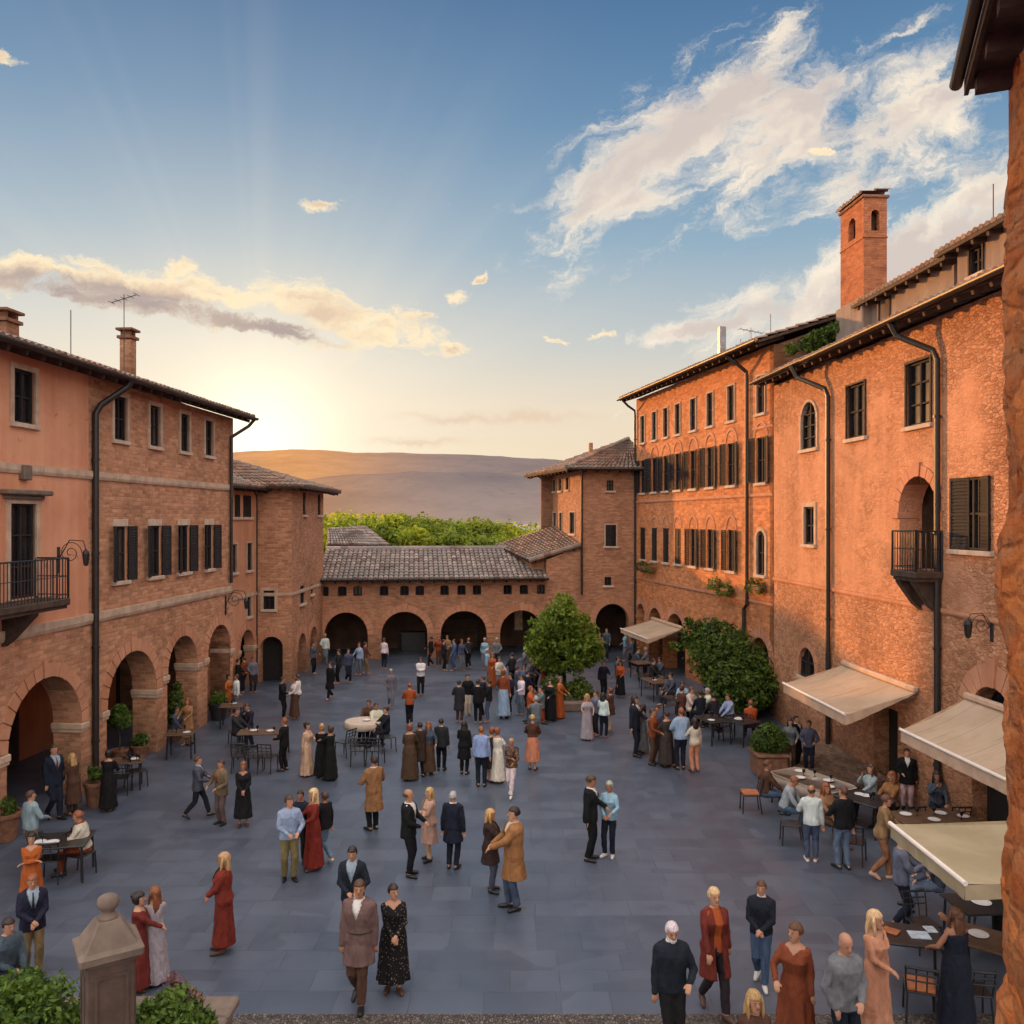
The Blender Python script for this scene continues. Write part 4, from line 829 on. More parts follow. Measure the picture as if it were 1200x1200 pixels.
# pots along the left arcade
def pot(px,py,r,h,label,blobs,n,leaf,name='potted_plant',size=.08,stem=None,m='terracotta',off=None):
    T = thing(name,label,'potted plant',ground(px,py) if off is None else off)
    MB().lathe([(r*.68,0),(r*.7,.02),(r*.95,h*.85),(r*1.06,h*.86),(r*1.06,h),(r*.92,h),(r*.85,h*.9)],22).build('pot',MAT[m],T,smooth=False); MB().lathe([(r*.86,h*.86),(.02,h*.9)],16).build('soil',MAT['soil'],T)
    if stem: limbs('stem',T,(0,0,h*.8),stem,.025)
    foliage('foliage',T,blobs,n,size,leaf,int(px)+3); return T
pot(140,893,.24,.38,'slim potted tree with a round leafy head standing in the second arch',[(0,0,1.35,.30),(-.15,.05,1.2,.24),(.17,0,1.22,.24),(0,0,1.55,.2)],1500,'leaf_shrub','potted_tree',.08,[(-.12,0,1.2),(.12,0,1.25),(0,.05,1.45)])
pot(164,888,.26,.40,'terracotta pot of low greenery at the foot of the second arcade pier',[(0,0,.5,.24),(.1,0,.58,.14)],600,'leaf_dark',size=.08)
pot(113,944,.30,.62,'tall brown pot with a small plant next to the woman in black',[(0,0,.78,.2),(-.1,0,.9,.12)],420,'leaf_dark',size=.08)
pot(5,984,.34,.62,'terracotta pot of white flowers at the left edge of the picture',[(0,0,.72,.26),(.08,0,.82,.14)],600,'leaf_dark',size=.07)
pot(206,868,.24,.35,'tall leafy potted shrub inside the third arch',[(0,0,1.1,.28),(0,0,.8,.28),(0,0,1.45,.22),(.05,0,1.75,.14)],1700,'leaf_dark','potted_shrub',.09)
pot(256,843,.36,.62,'dark round planter of pale flowers outside the fourth arch',[(0,0,.72,.3),(.15,0,.75,.2)],600,'leaf_shrub',size=.07,m='table_dark')
# window boxes on the right palace
for px,py,L,lab in ((762,667,1.9,'long planter of trailing leaves under the farthest first floor windows'),(845,687,.75,'bright green window box under a shuttered window of the right palace'),(858,694,.8,'dark leafy window box between the green one and the downpipe'),(893,690,.95,'dark window box under the round topped window of the right palace')):
    u,v = fF.uv(px,py); w = fF.world(u,-.22,v); T = thing('window_box',lab,'window box',w,fF.rz,'window boxes on the right palace')
    MB().bbox(-L/2,L/2,-.14,.14,-.05,.16,.02).build('box',MAT['terracotta'],T); foliage('foliage',T,[(q,-.03,.2+.06*math.sin(q*9),.16) for q in np.linspace(-L/2,L/2,5)]+[(q,-.14,-.02,.14) for q in np.linspace(-L/2,L/2,4)],500,.08,'leaf_shrub' if px==845 else 'leaf_dark',px)
# greenery growing on the roof between the two right houses
T = thing('roof_shrub','green shrub growing along the roof edge between the two right houses','shrub',at(955,412,30.9)); o = Vector(T.location)
foliage('foliage',T,[(*(at(x,y,30.8+.6*math.sin(x))-o),r) for x,y,r in ((928,409,.22),(938,405,.3),(948,402,.34),(958,398,.38),(968,394,.38),(977,388,.36),(984,384,.3))],2600,.12,'leaf_dark',12)
# trees of the valley behind the rear wing
i = 0
for (px,ty,Y,r,mt) in ((384,603,66,3.0,'leaf_sun_tint'),(402,598,72,3.3,'leaf_sun_tint'),(424,600,78,3.3,'leaf_sun_tint'),(447,603,70,2.8,'leaf_sun_tint'),(466,602,84,3.6,'leaf_sun_tint'),(487,608,74,2.8,'leaf_deep'),(504,606,90,3.4,'leaf_deep'),(524,610,78,2.8,'leaf_deep'),(543,609,96,3.8,'leaf_deep'),(562,613,80,2.8,'leaf_deep'),(580,615,92,3.0,'leaf_deep'),(600,618,84,2.4,'leaf_sun_tint'),(618,620,100,3.0,'leaf_sun_tint'),(640,619,110,3.2,'leaf_sun_tint'),(433,614,60,2.4,'leaf_deep'),(476,622,62,2.2,'leaf_sun_tint'),(515,626,64,2.2,'leaf_deep'),(555,628,66,2.2,'leaf_deep'),(398,622,58,2.2,'leaf_sun_tint'),(590,630,70,2.2,'leaf_sun_tint')):
    c = at(px,ty-9,Y); rr = random.Random(px); top = c.z; T = thing('valley_tree',('sunlit yellow green' if mt=='leaf_sun_tint' else 'deep green')+' tree beyond the rear wing, '+['first','second','third','fourth','fifth','sixth','seventh','eighth','ninth','tenth','eleventh','twelfth','thirteenth','last'][i] +' from the left of the far row' if i<14 else ('small '+('sunlit' if mt=='leaf_sun_tint' else 'deep green')+' tree just behind the wing roof, '+['second','middle','fourth from left,','fifth from left,','leftmost','rightmost'][i-14]+' of the near row'),'tree',(c.x,c.y,-.2),0,'trees beyond the rear wing'); i += 1
    z = top-r*.95+.2; bl = [(0,0,z,r*.75)]
    for k in range(15):
        a = rr.uniform(0,2*PI); e = rr.uniform(-.75,.95); q = r*rr.uniform(.55,.85); bl.append((math.cos(a)*math.cos(e)*q*1.1,math.sin(a)*math.cos(e)*q,z+math.sin(e)*q*.85,r*rr.uniform(.24,.42)))
    foliage('crown',T,bl,3000,.34,mt,px,.5,freq=.8); limbs('trunk',T,(0,0,0),[(bl[k][0],bl[k][1],bl[k][2]) for k in (1,3,5,7)],.22)
# distant woods and hedges of the valley floor: one mass
bl = [(random.uniform(-420,220),random.uniform(220,900),random.uniform(-1,1.5),random.uniform(3,6)) for k in range(260)]
tag(foliage('distant_woods',None,bl,9000,2.2,'leaf_deep',21,.4,freq=.05),'hazy band of woods and hedges on the valley floor','woods',kind='stuff')

# ------------------------------------------------------------------ gate pier, planter and shrubs of the foreground
T = thing('stone_planter','raised stone planter with a pale coping at the lower left corner','planter',(0,0,0)); zt = 1.35
def slab(x0,x1,y0,y1,z0,z1,m,nm,b=.02): return MB().bbox(x0,x1,y0,y1,z0,z1,b).build(nm,MAT[m],T)
slab(-9.5,-3.40,10.10,10.42,-.1,zt-.121,'pale_stone','wall'); slab(-3.72,-3.40,7.6,10.095,-.1,zt-.121,'pale_stone','wall'); slab(-9.5,-3.34,10.04,10.48,zt-.12,zt,'pale_stone','coping',.025); slab(-3.78,-3.34,7.6,10.035,zt-.12,zt,'pale_stone','coping',.025)
MB().box(-9.5,-3.73,7.6,10.09,-.1,zt-.1).build('soil',MAT['soil'],T)
T = thing('gate_pier','brown stone gate pier with pyramid cap and ball finial between two shrubs','pillar',(-4.26,9.0,0),R(33)); hw = .235
mb = MB(); mb.bbox(-hw,hw,-hw,hw,0,2.62,.02)
mb.build('shaft',MAT['brown_stone'] if 'brown_stone' in MAT else simple('brown_stone',(.085,.056,.042),.85,.28,4,.5),T)
for sx,sy,ax in ((0,-1,0),(-1,0,1),(1,0,1),(0,1,0)):
    mb = MB(); q = hw-.07
    for a,b_,z0,z1 in ((-q,-q+.035,1.2,2.5),(q-.035,q,1.2,2.5),(-q+.036,q-.036,2.465,2.5)):
        d = hw+.012
        if ax == 0: mb.box(a,b_,(sy*d if sy<0 else hw-.01),(-hw+.01 if sy<0 else sy*d),z0,z1)
        else: mb.box((sx*d if sx<0 else hw-.01),(-hw+.01 if sx<0 else sx*d),a,b_,z0,z1)
    mb.build('panel_moulding',MAT['brown_stone'],T)
cp = MB()
def sq(s_,z,b=.02): return [(-s_,-s_+b,z),(-s_+b,-s_,z),(s_-b,-s_,z),(s_,-s_+b,z),(s_,s_-b,z),(s_-b,s_,z),(-s_+b,s_,z),(-s_,s_-b,z)]
cp.loft([sq(hw+.01,2.60),sq(hw+.03,2.63),sq(hw+.07,2.66),sq(hw+.075,2.73),sq(hw+.05,2.745),sq(hw+.02,2.76),sq(.12,2.99,.02),sq(.10,3.0,.02)]); cp.build('cap',MAT['pale_stone'],T)
MB().lathe([(.10,2.99),(.105,3.02),(.07,3.04),(.06,3.08),(.10,3.11),(.112,3.16),(.10,3.21),(.06,3.235),(.02,3.24)],18).build('finial',MAT['pale_stone'],T,smooth=True)
for nm,lab,bl,n,sd in (('shrub','bushy bright green shrub to the left of the stone gate pier',[(-5.05,9.3,1.75,.42),(-5.5,9.5,1.7,.45),(-5.75,9.3,1.5,.45),(-4.85,9.4,1.5,.38),(-5.3,9.2,1.95,.28),(-5.2,9.0,1.45,.42),(-4.75,9.1,1.35,.3),(-6.1,9.4,1.45,.4),(-5.65,9.7,1.9,.2),(-4.95,9.3,2.0,.16)],9000,31),
    ('shrub','bushy bright green shrub with pinkish sprigs to the right of the gate pier',[(-3.95,9.4,1.55,.34),(-3.75,9.55,1.68,.30),(-4.15,9.35,1.45,.3),(-3.62,9.2,1.45,.26),(-3.9,9.0,1.4,.3),(-3.5,9.55,1.5,.2),(-3.75,9.45,1.88,.15),(-3.55,9.35,1.7,.16)],6500,32)):
    T = thing(nm,lab,'shrub',(bl[0][0],bl[0][1],1.25)); o = Vector(T.location)
    foliage('foliage',T,[(b_[0]-o.x,b_[1]-o.y,b_[2]-o.z,b_[3]) for b_ in bl],n,.062,'leaf_shrub',sd,.45,freq=4,gthr=-.1); limbs('stem',T,(0,0,0),[(b_[0]-o.x,b_[1]-o.y,b_[2]-o.z) for b_ in bl[:6]],.02)
    if sd == 32: foliage('sprigs',T,[(.15,.3,.62,.12),(.35,.2,.55,.12),(.05,.35,.7,.09),(.42,.1,.5,.1)],160,.05,'twig_pink',33,.2)
# ------------------------------------------------------------------ cafe furniture
def awning(label, f, u0, u1, zw, ze, proj, m='canvas', val=.26, arms=True):
    T = thing('awning',label,'awning',f.world(0,0,0),f.rz); n = 14; k = 8; mb = MB()
    for j in range(k+1):
        for i in range(n+1):
            a = i/n; b_ = j/k; sag = -.07*math.sin(PI*b_)-.02*math.sin(PI*a*5)*math.sin(PI*b_); mb.v.append((u0+(u1-u0)*a,-.02-proj*b_,zw+(ze-zw)*b_+sag))
    for j in range(k):
        for i in range(n): a = j*(n+1)+i; mb.f.append((a,a+1,a+n+2,a+n+1)); mb.m.append(0)
    mb.build('canopy',MAT[m],T,smooth=True)
    vb = MB(); P = [(u0,-.05),(u0,-.02-proj),(u1,-.02-proj),(u1,-.05)]
    for s,(a,b_) in enumerate(zip(P[:-1],P[1:])):
        q = 16; za,zb = ((zw,ze),(ze,ze),(ze,zw))[s]; vs = []
        for i in range(q+1):
            t_ = i/q; x = a[0]+(b_[0]-a[0])*t_; y = a[1]+(b_[1]-a[1])*t_; z = za+(zb-za)*t_; w = .012*math.sin(i*1.9)
            h = val if s == 1 else val*(min(1,.15+ (t_ if s==0 else 1-t_)))
            vs += [(x,y,z-.015),(x+w*(s!=1),y+w*(s==1),z-h)]
        vb.add(vs,[(2*i,2*i+1,2*i+3,2*i+2) for i in range(q)])
    vb.build('valance',MAT['valance' if m=='canvas' else 'canvas_green'],T,recalc=False)
    MB().tube([(u0-.02,-.025-proj,ze+.01),(u1+.02,-.025-proj,ze+.01)],.035,8).build('front_bar',MAT['white_edge'],T); MB().bbox(u0-.03,u1+.03,-.14,-.0,zw-.02,zw+.12,.03).build('cassette',MAT['valance'],T)
    if arms:
        for u in (u0+.12,u1-.12): MB().tube([(u,-.05,zw-.15),(u+(.25 if u<(u0+u1)/2 else -.25),-proj*.5,(zw+ze)/2-.22),(u,-.0-proj,ze-.04)],.025,6).build('arm',MAT['metal_grey'],T)
    return T
uB0,uB1 = fN.uv(996,0)[0]+.15, fN.uv(1080,0)[0]
awning('cream awning over the doorway of the near stone house, farther of its two big ones',fN,5.75,9.75,2.92,2.38,1.85)
awning('cream awning over the round arched door close to the right edge',fN,11.85,15.6,3.22,2.52,1.55)
u0 = fF.uv(776,0)[0]; awning('small cream awning over the far cafe under the right palace',fF,u0-1.2,u0+2.6,2.15,1.72,1.7,val=.2)
awning('olive green awning spread over the nearest cafe tables',Facade((10.55,13.7),(0,-1)),0,2.25,2.46,2.30,4.45,'canvas_green',.22,False)

def make_chair(label, cushion=False):
    T = thing('cafe_chair',label,'chair'); 
    MB().bbox(-.21,.21,-.21,.21,.43,.455,.015).build('seat',MAT['table_dark'],T)
    if cushion: MB().bbox(-.20,.20,-.20,.20,.456,.50,.03).build('cushion',MAT['cushion'],T)
    for sx in (-1,1):
        MB().tube([(sx*.19,-.19,.435),(sx*.205,-.21,0)],.016,6).build('leg',MAT['iron'],T); MB().tube([(sx*.18,.19,.435),(sx*.20,.25,0)],.016,6).build('leg',MAT['iron'],T)
    bk = MB()
    def arc(z,yo): return [(.21*math.sin(a),.19+yo-.05*(1-math.cos(a*1.0))*-1+.02*math.cos(a*2),z) for a in np.linspace(-1.45,1.45,9)]
    for z,yo,r in ((.84,.09,.02),(.74,.07,.012),(.64,.05,.012)): bk.tube(arc(z,yo),r,6)
    for sx in (-1,1): bk.tube([(sx*.19,.19,.44),(sx*.208,.235,.66),(sx*.208,.27,.845)],.015,6)
    for q in (-.07,.07): bk.tube([(q,.20,.455),(q,.28,.84)],.010,5)
    bk.build('backrest',MAT['iron'],T); return T
protoA = make_chair('x'); protoB = make_chair('x',True); usedc = set()
def chair(px,py,face,label,cush=False,pos=None):
    pr = protoB if cush else protoA; o = pr if cush not in usedc else copy_tree(pr); usedc.add(cush)
    p = ground(px,py) if pos is None else Vector(pos); o.location = p; o.rotation_euler = (0,0,R(face)); tag(o,label,'chair','chairs of the open air cafes'); return o
def table(px,py,w,d,rot_,label,top='table_dark',cloth=False,rnd=False,pos=None):
    """placed by the middle of its top as seen in the photograph"""
    Y = (CAMH-.75)*F/(py-HZ); p = Vector(((px-600)/F*Y,Y,0)) if pos is None else Vector(pos)
    T = thing('cafe_table',label,'table',p,R(rot_),'tables of the open air cafes')
    if rnd:
        MB().lathe([(w-.02,.715),(w,.725),(w,.745),(w-.02,.755)],32).build('tabletop',MAT[top],T); MB().lathe([(.24,0),(.22,.03),(.05,.06),(.04,.70),(.15,.715)],14).build('pedestal',MAT['iron'],T)
    else:
        MB().bbox(-w/2,w/2,-d/2,d/2,.715,.752,.012).build('tabletop',MAT[top],T)
        for sx in (-1,1):
            for sy in (-1,1): MB().tube([(sx*(w/2-.07),sy*(d/2-.07),.715),(sx*(w/2-.05),sy*(d/2-.05),0)],.024,6).build('leg',MAT['iron'],T)
    if cloth:
        mb = MB(); n = 44; rings = []
        for z,ov,k in ((.762,-.05,0),(.766,0.0,0),(.745,.018,.3),(.66,.03,.8),(.56 if rnd else .48,.04,1.3)):
            rg = []
            for i in range(n):
                a = 2*PI*i/n; c_,s_ = math.cos(a),math.sin(a)
                if rnd: x,y = (w+ov)*c_,(w+ov)*s_
                else:
                    m_ = max(abs(c_)/(w/2),abs(s_)/(d/2)); x,y = c_/m_,s_/m_; x += math.copysign(ov,x) if abs(x)>w/2-.01 else 0; y += math.copysign(ov,y) if abs(y)>d/2-.01 else 0
                f_ = 1+.02*k*math.sin(a*11+px); rg.append((x*f_,y*f_,z))
            rings.append(rg)
        mb.loft(rings); o = mb.build('tablecloth',MAT['linen'],None,loc=p,rz=R(rot_),smooth=True); tag(o,'pale cloth draped over the '+label.replace(' with a pale cloth',''),'tablecloth')
    return T
def dish(T,x,y,label,r=.13,z=.755):
    o = MB().lathe([(r*.5,0),(r*.6,.004),(r,.018),(r*.97,.022),(r*.6,.010),(.01,.008)],18).build('plate',MAT['china'],None,loc=(Matrix.Translation(T.location)@Matrix.Rotation(T.rotation_euler.z,4,'Z'))@Vector((x,y,z)),smooth=True); tag(o,label,'plate','plates on the cafe tables')
def glass_(T,x,y,label,z=.755):
    o = MB().lathe([(.032,0),(.008,.008),(.007,.07),(.035,.10),(.04,.16),(.036,.165)],12).build('wine_glass',MAT['glass'],None,loc=(Matrix.Translation(T.location)@Matrix.Rotation(T.rotation_euler.z,4,'Z'))@Vector((x,y,z)),smooth=True); tag(o,label,'glass','glasses on the cafe tables')
def book(T,x,y,rz,label,w=.3,d=.22,m='paper',z=.755,nm='menu'):
    o = MB().bbox(-w/2,w/2,-d/2,d/2,0,.018,.004).build(nm,MAT[m],None,loc=(Matrix.Translation(T.location)@Matrix.Rotation(T.rotation_euler.z,4,'Z'))@Vector((x,y,z)),rz=T.rotation_euler.z+rz); tag(o,label,nm)
T1 = table(952,914,1.9,1.0,-62,'long table with a pale cloth beside the clipped bush','table_wood',True)
for k,(x,y) in enumerate(((-.6,.2),(-.2,-.2),(.3,.22),(.65,-.15))): dish(T1,x,y,'white plate on the pale cloth of the long table by the clipped bush',z=.78)
T2 = table(1093,957,1.7,.95,8,'dark laid table below the round arched door awning','table_wood')
for x,y in ((-.5,.2),(-.1,-.2),(.3,.15),(.65,-.1)): dish(T2,x,y,'white plate on the dark table below the arched door awning')
for x,y in ((-.3,.1),(.1,.1),(.5,-.25)): glass_(T2,x,y,'stemmed glass on the dark table below the arched door awning')
T3 = table(1067,1095,.95,.75,-14,'black table with menus in front of the woman in navy','table_dark')
book(T3,.12,-.02,.1,'pale blue open menu on the black table before the woman in navy',.3,.24); book(T3,-.28,.02,-.5,'orange magazine on the black table before the woman in navy',.24,.2,'cushion',nm='magazine'); book(T3,.33,.22,.2,'small pale card at the far end of the black table',.16,.2)
T4 = table(1172,1104,1.3,.8,-38,'wooden table at the right edge behind the woman in navy','table_wood'); dish(T4,-.3,.05,'white plate on the wooden table at the right edge',.15); dish(T4,.25,.1,'second plate on the wooden table at the right edge',.12)
T4b = table(1150,1058,1.0,.8,5,'table in the shade of the olive awning','table_dark'); dish(T4b,.0,.0,'white plate on the table in the shade of the olive awning',.16)
T5 = table(70,984,1.15,.9,12,'dark laid table of the orange dressed diner at the left','table_dark')
for x,y in ((-.35,-.1),(-.1,-.15)): dish(T5,x,y,'white plate on the dark table at the left edge of the square',.14)
glass_(T5,.2,.15,'stemmed glass on the dark table at the left edge of the square'); book(T5,.25,.0,.3,'folded napkin on the dark table at the left edge of the square',.22,.16,'linen',nm='napkin')
T6 = table(309,857,1.5,.7,6,'table of the waiter in black near the left arcade','table_wood'); dish(T6,.2,0,'white plate on the table of the waiter in black'); dish(T6,-.3,.1,'white plate by the seated men of the waiter in black')
T7 = table(146,891,.9,.7,20,'small wooden table behind the woman in black','table_wood')
T8 = table(426,845,.58,0,0,'round table with a pale cloth in the middle left of the square','table_wood',True,True); dish(T8,0.1,0,'white plate on the round table in the middle left',z=.78)
T9 = table(768,797,1.3,.8,-75,'far laid table under the small awning','table_wood'); T10 = table(866,843,1.2,.8,-60,'dark table under the bushy climber','table_dark'); dish(T10,0,0,'white plate on the dark table under the climber',.16); T11 = table(835,842,1.1,.8,-70,'dark cafe table left of the climber stems','table_dark'); T12 = table(752,776,1.0,.8,-75,'farthest table at the foot of the right palace','table_wood'); T13 = table(1012,934,1.2,.9,-55,'dark table behind the couple in white and black','table_dark'); dish(T13,0,.1,'white plate on the table behind the couple in white and black')
T14 = table(795,818,1.1,.8,-72,'dark cafe table in front of the small awning','table_dark'); T15 = table(212,858,.8,.7,10,'small laid table in front of the third arch','table_wood'); T16 = table(272,826,.8,.7,10,'small table by the dark flower planter','table_wood')
for a in ((879,951,-95,'chair with an orange cushion at the head of the long pale table',True),(927,988,-100,'black chair pulled out behind the man in white',False),(1001,1010,150,'black chair to the right of the man in the black sweater',False),(1078,1192,160,'chair with an orange cushion on the near side of the black table',True),(1082,1112,8,'black chair with a round back beyond the black table',False),(1140,1195,170,'black chair behind the skirt of the woman in navy',False),
    (94,1026,75,'black chair of the diner at the left table',False),(60,1032,190,'black chair hidden behind the orange dressed woman',False),(143,930,190,'black chair in front of the small wooden table',False),(160,922,140,'black chair at the right of the small wooden table',False),
    (281,903,190,'black chair at the left end of the table of the waiter',False),(297,905,178,'black chair in front of the table of the waiter, middle one',False),(314,904,170,'black chair in front of the table of the waiter, right one',False),(277,873,-60,'black chair under the seated man at the left end',False),
    (404,886,-120,'black chair left of the round table',False),(419,896,190,'black chair in front of the round table, left one',False),(440,896,165,'black chair in front of the round table, right one',False),(454,880,120,'black chair right of the round table',False),
    (757,806,-60,'black chair of the far table under the small awning',False),(779,815,150,'second black chair of the far table under the small awning',False),(884,866,120,'black chair in front of the orange jacket under the climber',False),(847,866,-150,'black chair left of the dark table under the climber',False),(806,838,160,'black chair in front of the small awning table',False),(1066,985,190,'black chair near the tan dressed woman',False),(1160,1090,60,'black chair in the shade of the olive awning',False),(1120,985,180,'black chair on the near side of the dark laid table',False)): chair(*a)
for T_,lab in ((T9,'far table under the small awning'),(T10,'dark table under the climber'),(T11,'dark table left of the climber stems'),(T13,'table behind the couple in white and black'),(T14,'table in front of the small awning'),(T6,'table of the waiter in black'),(T5,'dark table at the left edge of the square'),(T1,'pale cloth of the long table by the clipped bush'),(T7,'small wooden table behind the woman in black'),(T16,'small table by the dark flower planter'),(T15,'laid table of the third arch')):
    zz = .782 if T_ is T1 else .755
    for k in range(3): glass_(T_,random.uniform(-.38,.38),random.uniform(-.24,.24),'stemmed glass on the '+lab,zz)
    if T_ not in (T1,T6,T5): dish(T_,random.uniform(-.3,.3),random.uniform(-.2,.2),'white plate on the '+lab if T_ not in (T10,T13) else 'extra white plate on the '+lab,.12,zz)
# stone landing in front of the doorway
p = fN.world(5.0,-1.9,0); T = thing('stone_landing','low cobbled stone landing in front of the near doorway','step',p,fN.rz); mb = MB()
mb.loft([[(-.3,-.15,0),(3.4,-.15,0),(3.4,1.88,0),(-.3,1.88,0)],[(-.2,-.0,.10),(3.3,-.0,.10),(3.4,1.88,.34),(-.3,1.88,.34)]]); mb.build('landing_slab',MAT['landing'] if 'landing' in MAT else wallmat('landing',lambda t,u: rubble_cols(t,u,(.16,.10,.07),(.30,.20,.14),(.10,.07,.05),5),bump=1.0,dist=.05),T)
# ------------------------------------------------------------------ people
PENDING = []
CL = dict(black=(.007,.007,.008),navy=(.010,.013,.024),char=(.02,.02,.023),grey=(.13,.14,.16),slate=(.055,.07,.095),white=(.62,.60,.57),cream=(.55,.46,.36),beige=(.46,.30,.19),tan=(.26,.14,.07),
    camel=(.24,.115,.05),khaki=(.17,.11,.06),brown=(.075,.035,.022),dbrown=(.035,.020,.015),maroon=(.13,.022,.016),red=(.15,.02,.012),rust=(.20,.045,.018),orange=(.34,.075,.018),peach=(.50,.22,.115),
    blue=(.06,.10,.19),ltblue=(.24,.36,.48),denim=(.055,.085,.14),ldenim=(.11,.16,.23),shirt=(.25,.31,.37),purple=(.05,.03,.05),olive=(.07,.065,.035),gown=(.30,.29,.29),brownsuit=(.12,.085,.065))
HC = dict(dark=(.018,.010,.007),brown=(.06,.028,.014),auburn=(.22,.07,.025),blond=(.42,.25,.10),grey=(.35,.33,.31),white=(.62,.60,.57),lblond=(.55,.38,.20),chest=(.10,.04,.018))
SK = [(.44,.235,.145),(.40,.205,.12),(.48,.27,.17),(.34,.165,.095)]
TM = [(.82,.10,.10,0),(.88,.165,.115,0),(.95,.172,.12,.005),(1.04,.160,.114,0),(1.12,.154,.110,0),(1.24,.170,.120,-.005),(1.34,.186,.124,-.008),(1.41,.186,.106,0),(1.455,.148,.088,.008),(1.49,.075,.068,.015)]
TF = [(.82,.10,.10,0),(.88,.170,.12,.01),(.95,.176,.128,.015),(1.04,.150,.11,.005),(1.12,.130,.098,0),(1.22,.144,.118,-.012),(1.30,.156,.136,-.022),(1.38,.160,.106,-.005),(1.44,.128,.085,.008),(1.48,.066,.06,.015)]
def ell_ring(z,hw,hd,yo,n=20,e=2.3): return [(math.copysign(abs(math.cos(a))**(2/e),math.cos(a))*hw, yo+math.copysign(abs(math.sin(a))**(2/e),math.sin(a))*hd, z) for a in [2*PI*k/n for k in range(n)]]
def ik(a,t,l1,l2,pole):
    a,t = Vector(a),Vector(t); d = t-a; L = min(d.length,(l1+l2)*.995); d.normalize(); t = a+d*L
    x = (l1*l1-l2*l2+L*L)/(2*L); h = math.sqrt(max(0,l1*l1-x*x)); p = Vector(pole); p = (p-d*p.dot(d))
    p = p.normalized() if p.length>1e-5 else Vector((0,1,0)); return a+d*x+p*h, t
# hand targets (x outward, y forward negative, z) relative to a standing body; the elbow pole follows
ARMS = dict(down=((.25,.0,.80),(.3,1,0)),down2=((.24,-.07,.82),(.4,1,0)),clasp=((.03,-.25,1.03),(.9,.5,-.4)),fold=((-.10,-.21,1.19),(.9,.2,-.6)),phone=((.07,-.32,1.24),(.7,.4,-.8)),bent=((.17,-.30,1.08),(.7,.7,-.3)),
    reach=((.08,-.50,1.16),(.7,.3,-.7)),hold=((.0,-.40,1.10),(.7,.4,-.7)),hip=((.19,-.10,1.0),(1,.6,0)),pocket=((.215,-.08,.93),(.8,.8,0)),back=((.06,.17,.98),(1,.4,0)),swf=((.21,-.27,.92),(.3,1,-.3)),swb=((.25,.22,.88),(.5,1,.2)),
    face=((.06,-.22,1.44),(.7,-.1,-.9)),table=((.13,-.42,1.06),(.8,.4,-.5)),lap=((.10,-.36,.92),(.8,.6,0)),embrace=((-.02,-.36,1.26),(.9,.1,-.4)),point=((.26,-.52,1.30),(.5,.2,-.9)),up=((.10,-.30,1.55),(.6,.1,-.9)))
def later(mb,name,mats,color,vox,parent,smooth,cut=None): PENDING.append((mb,name,mats,color,vox,parent,smooth,cut))
NP = 0
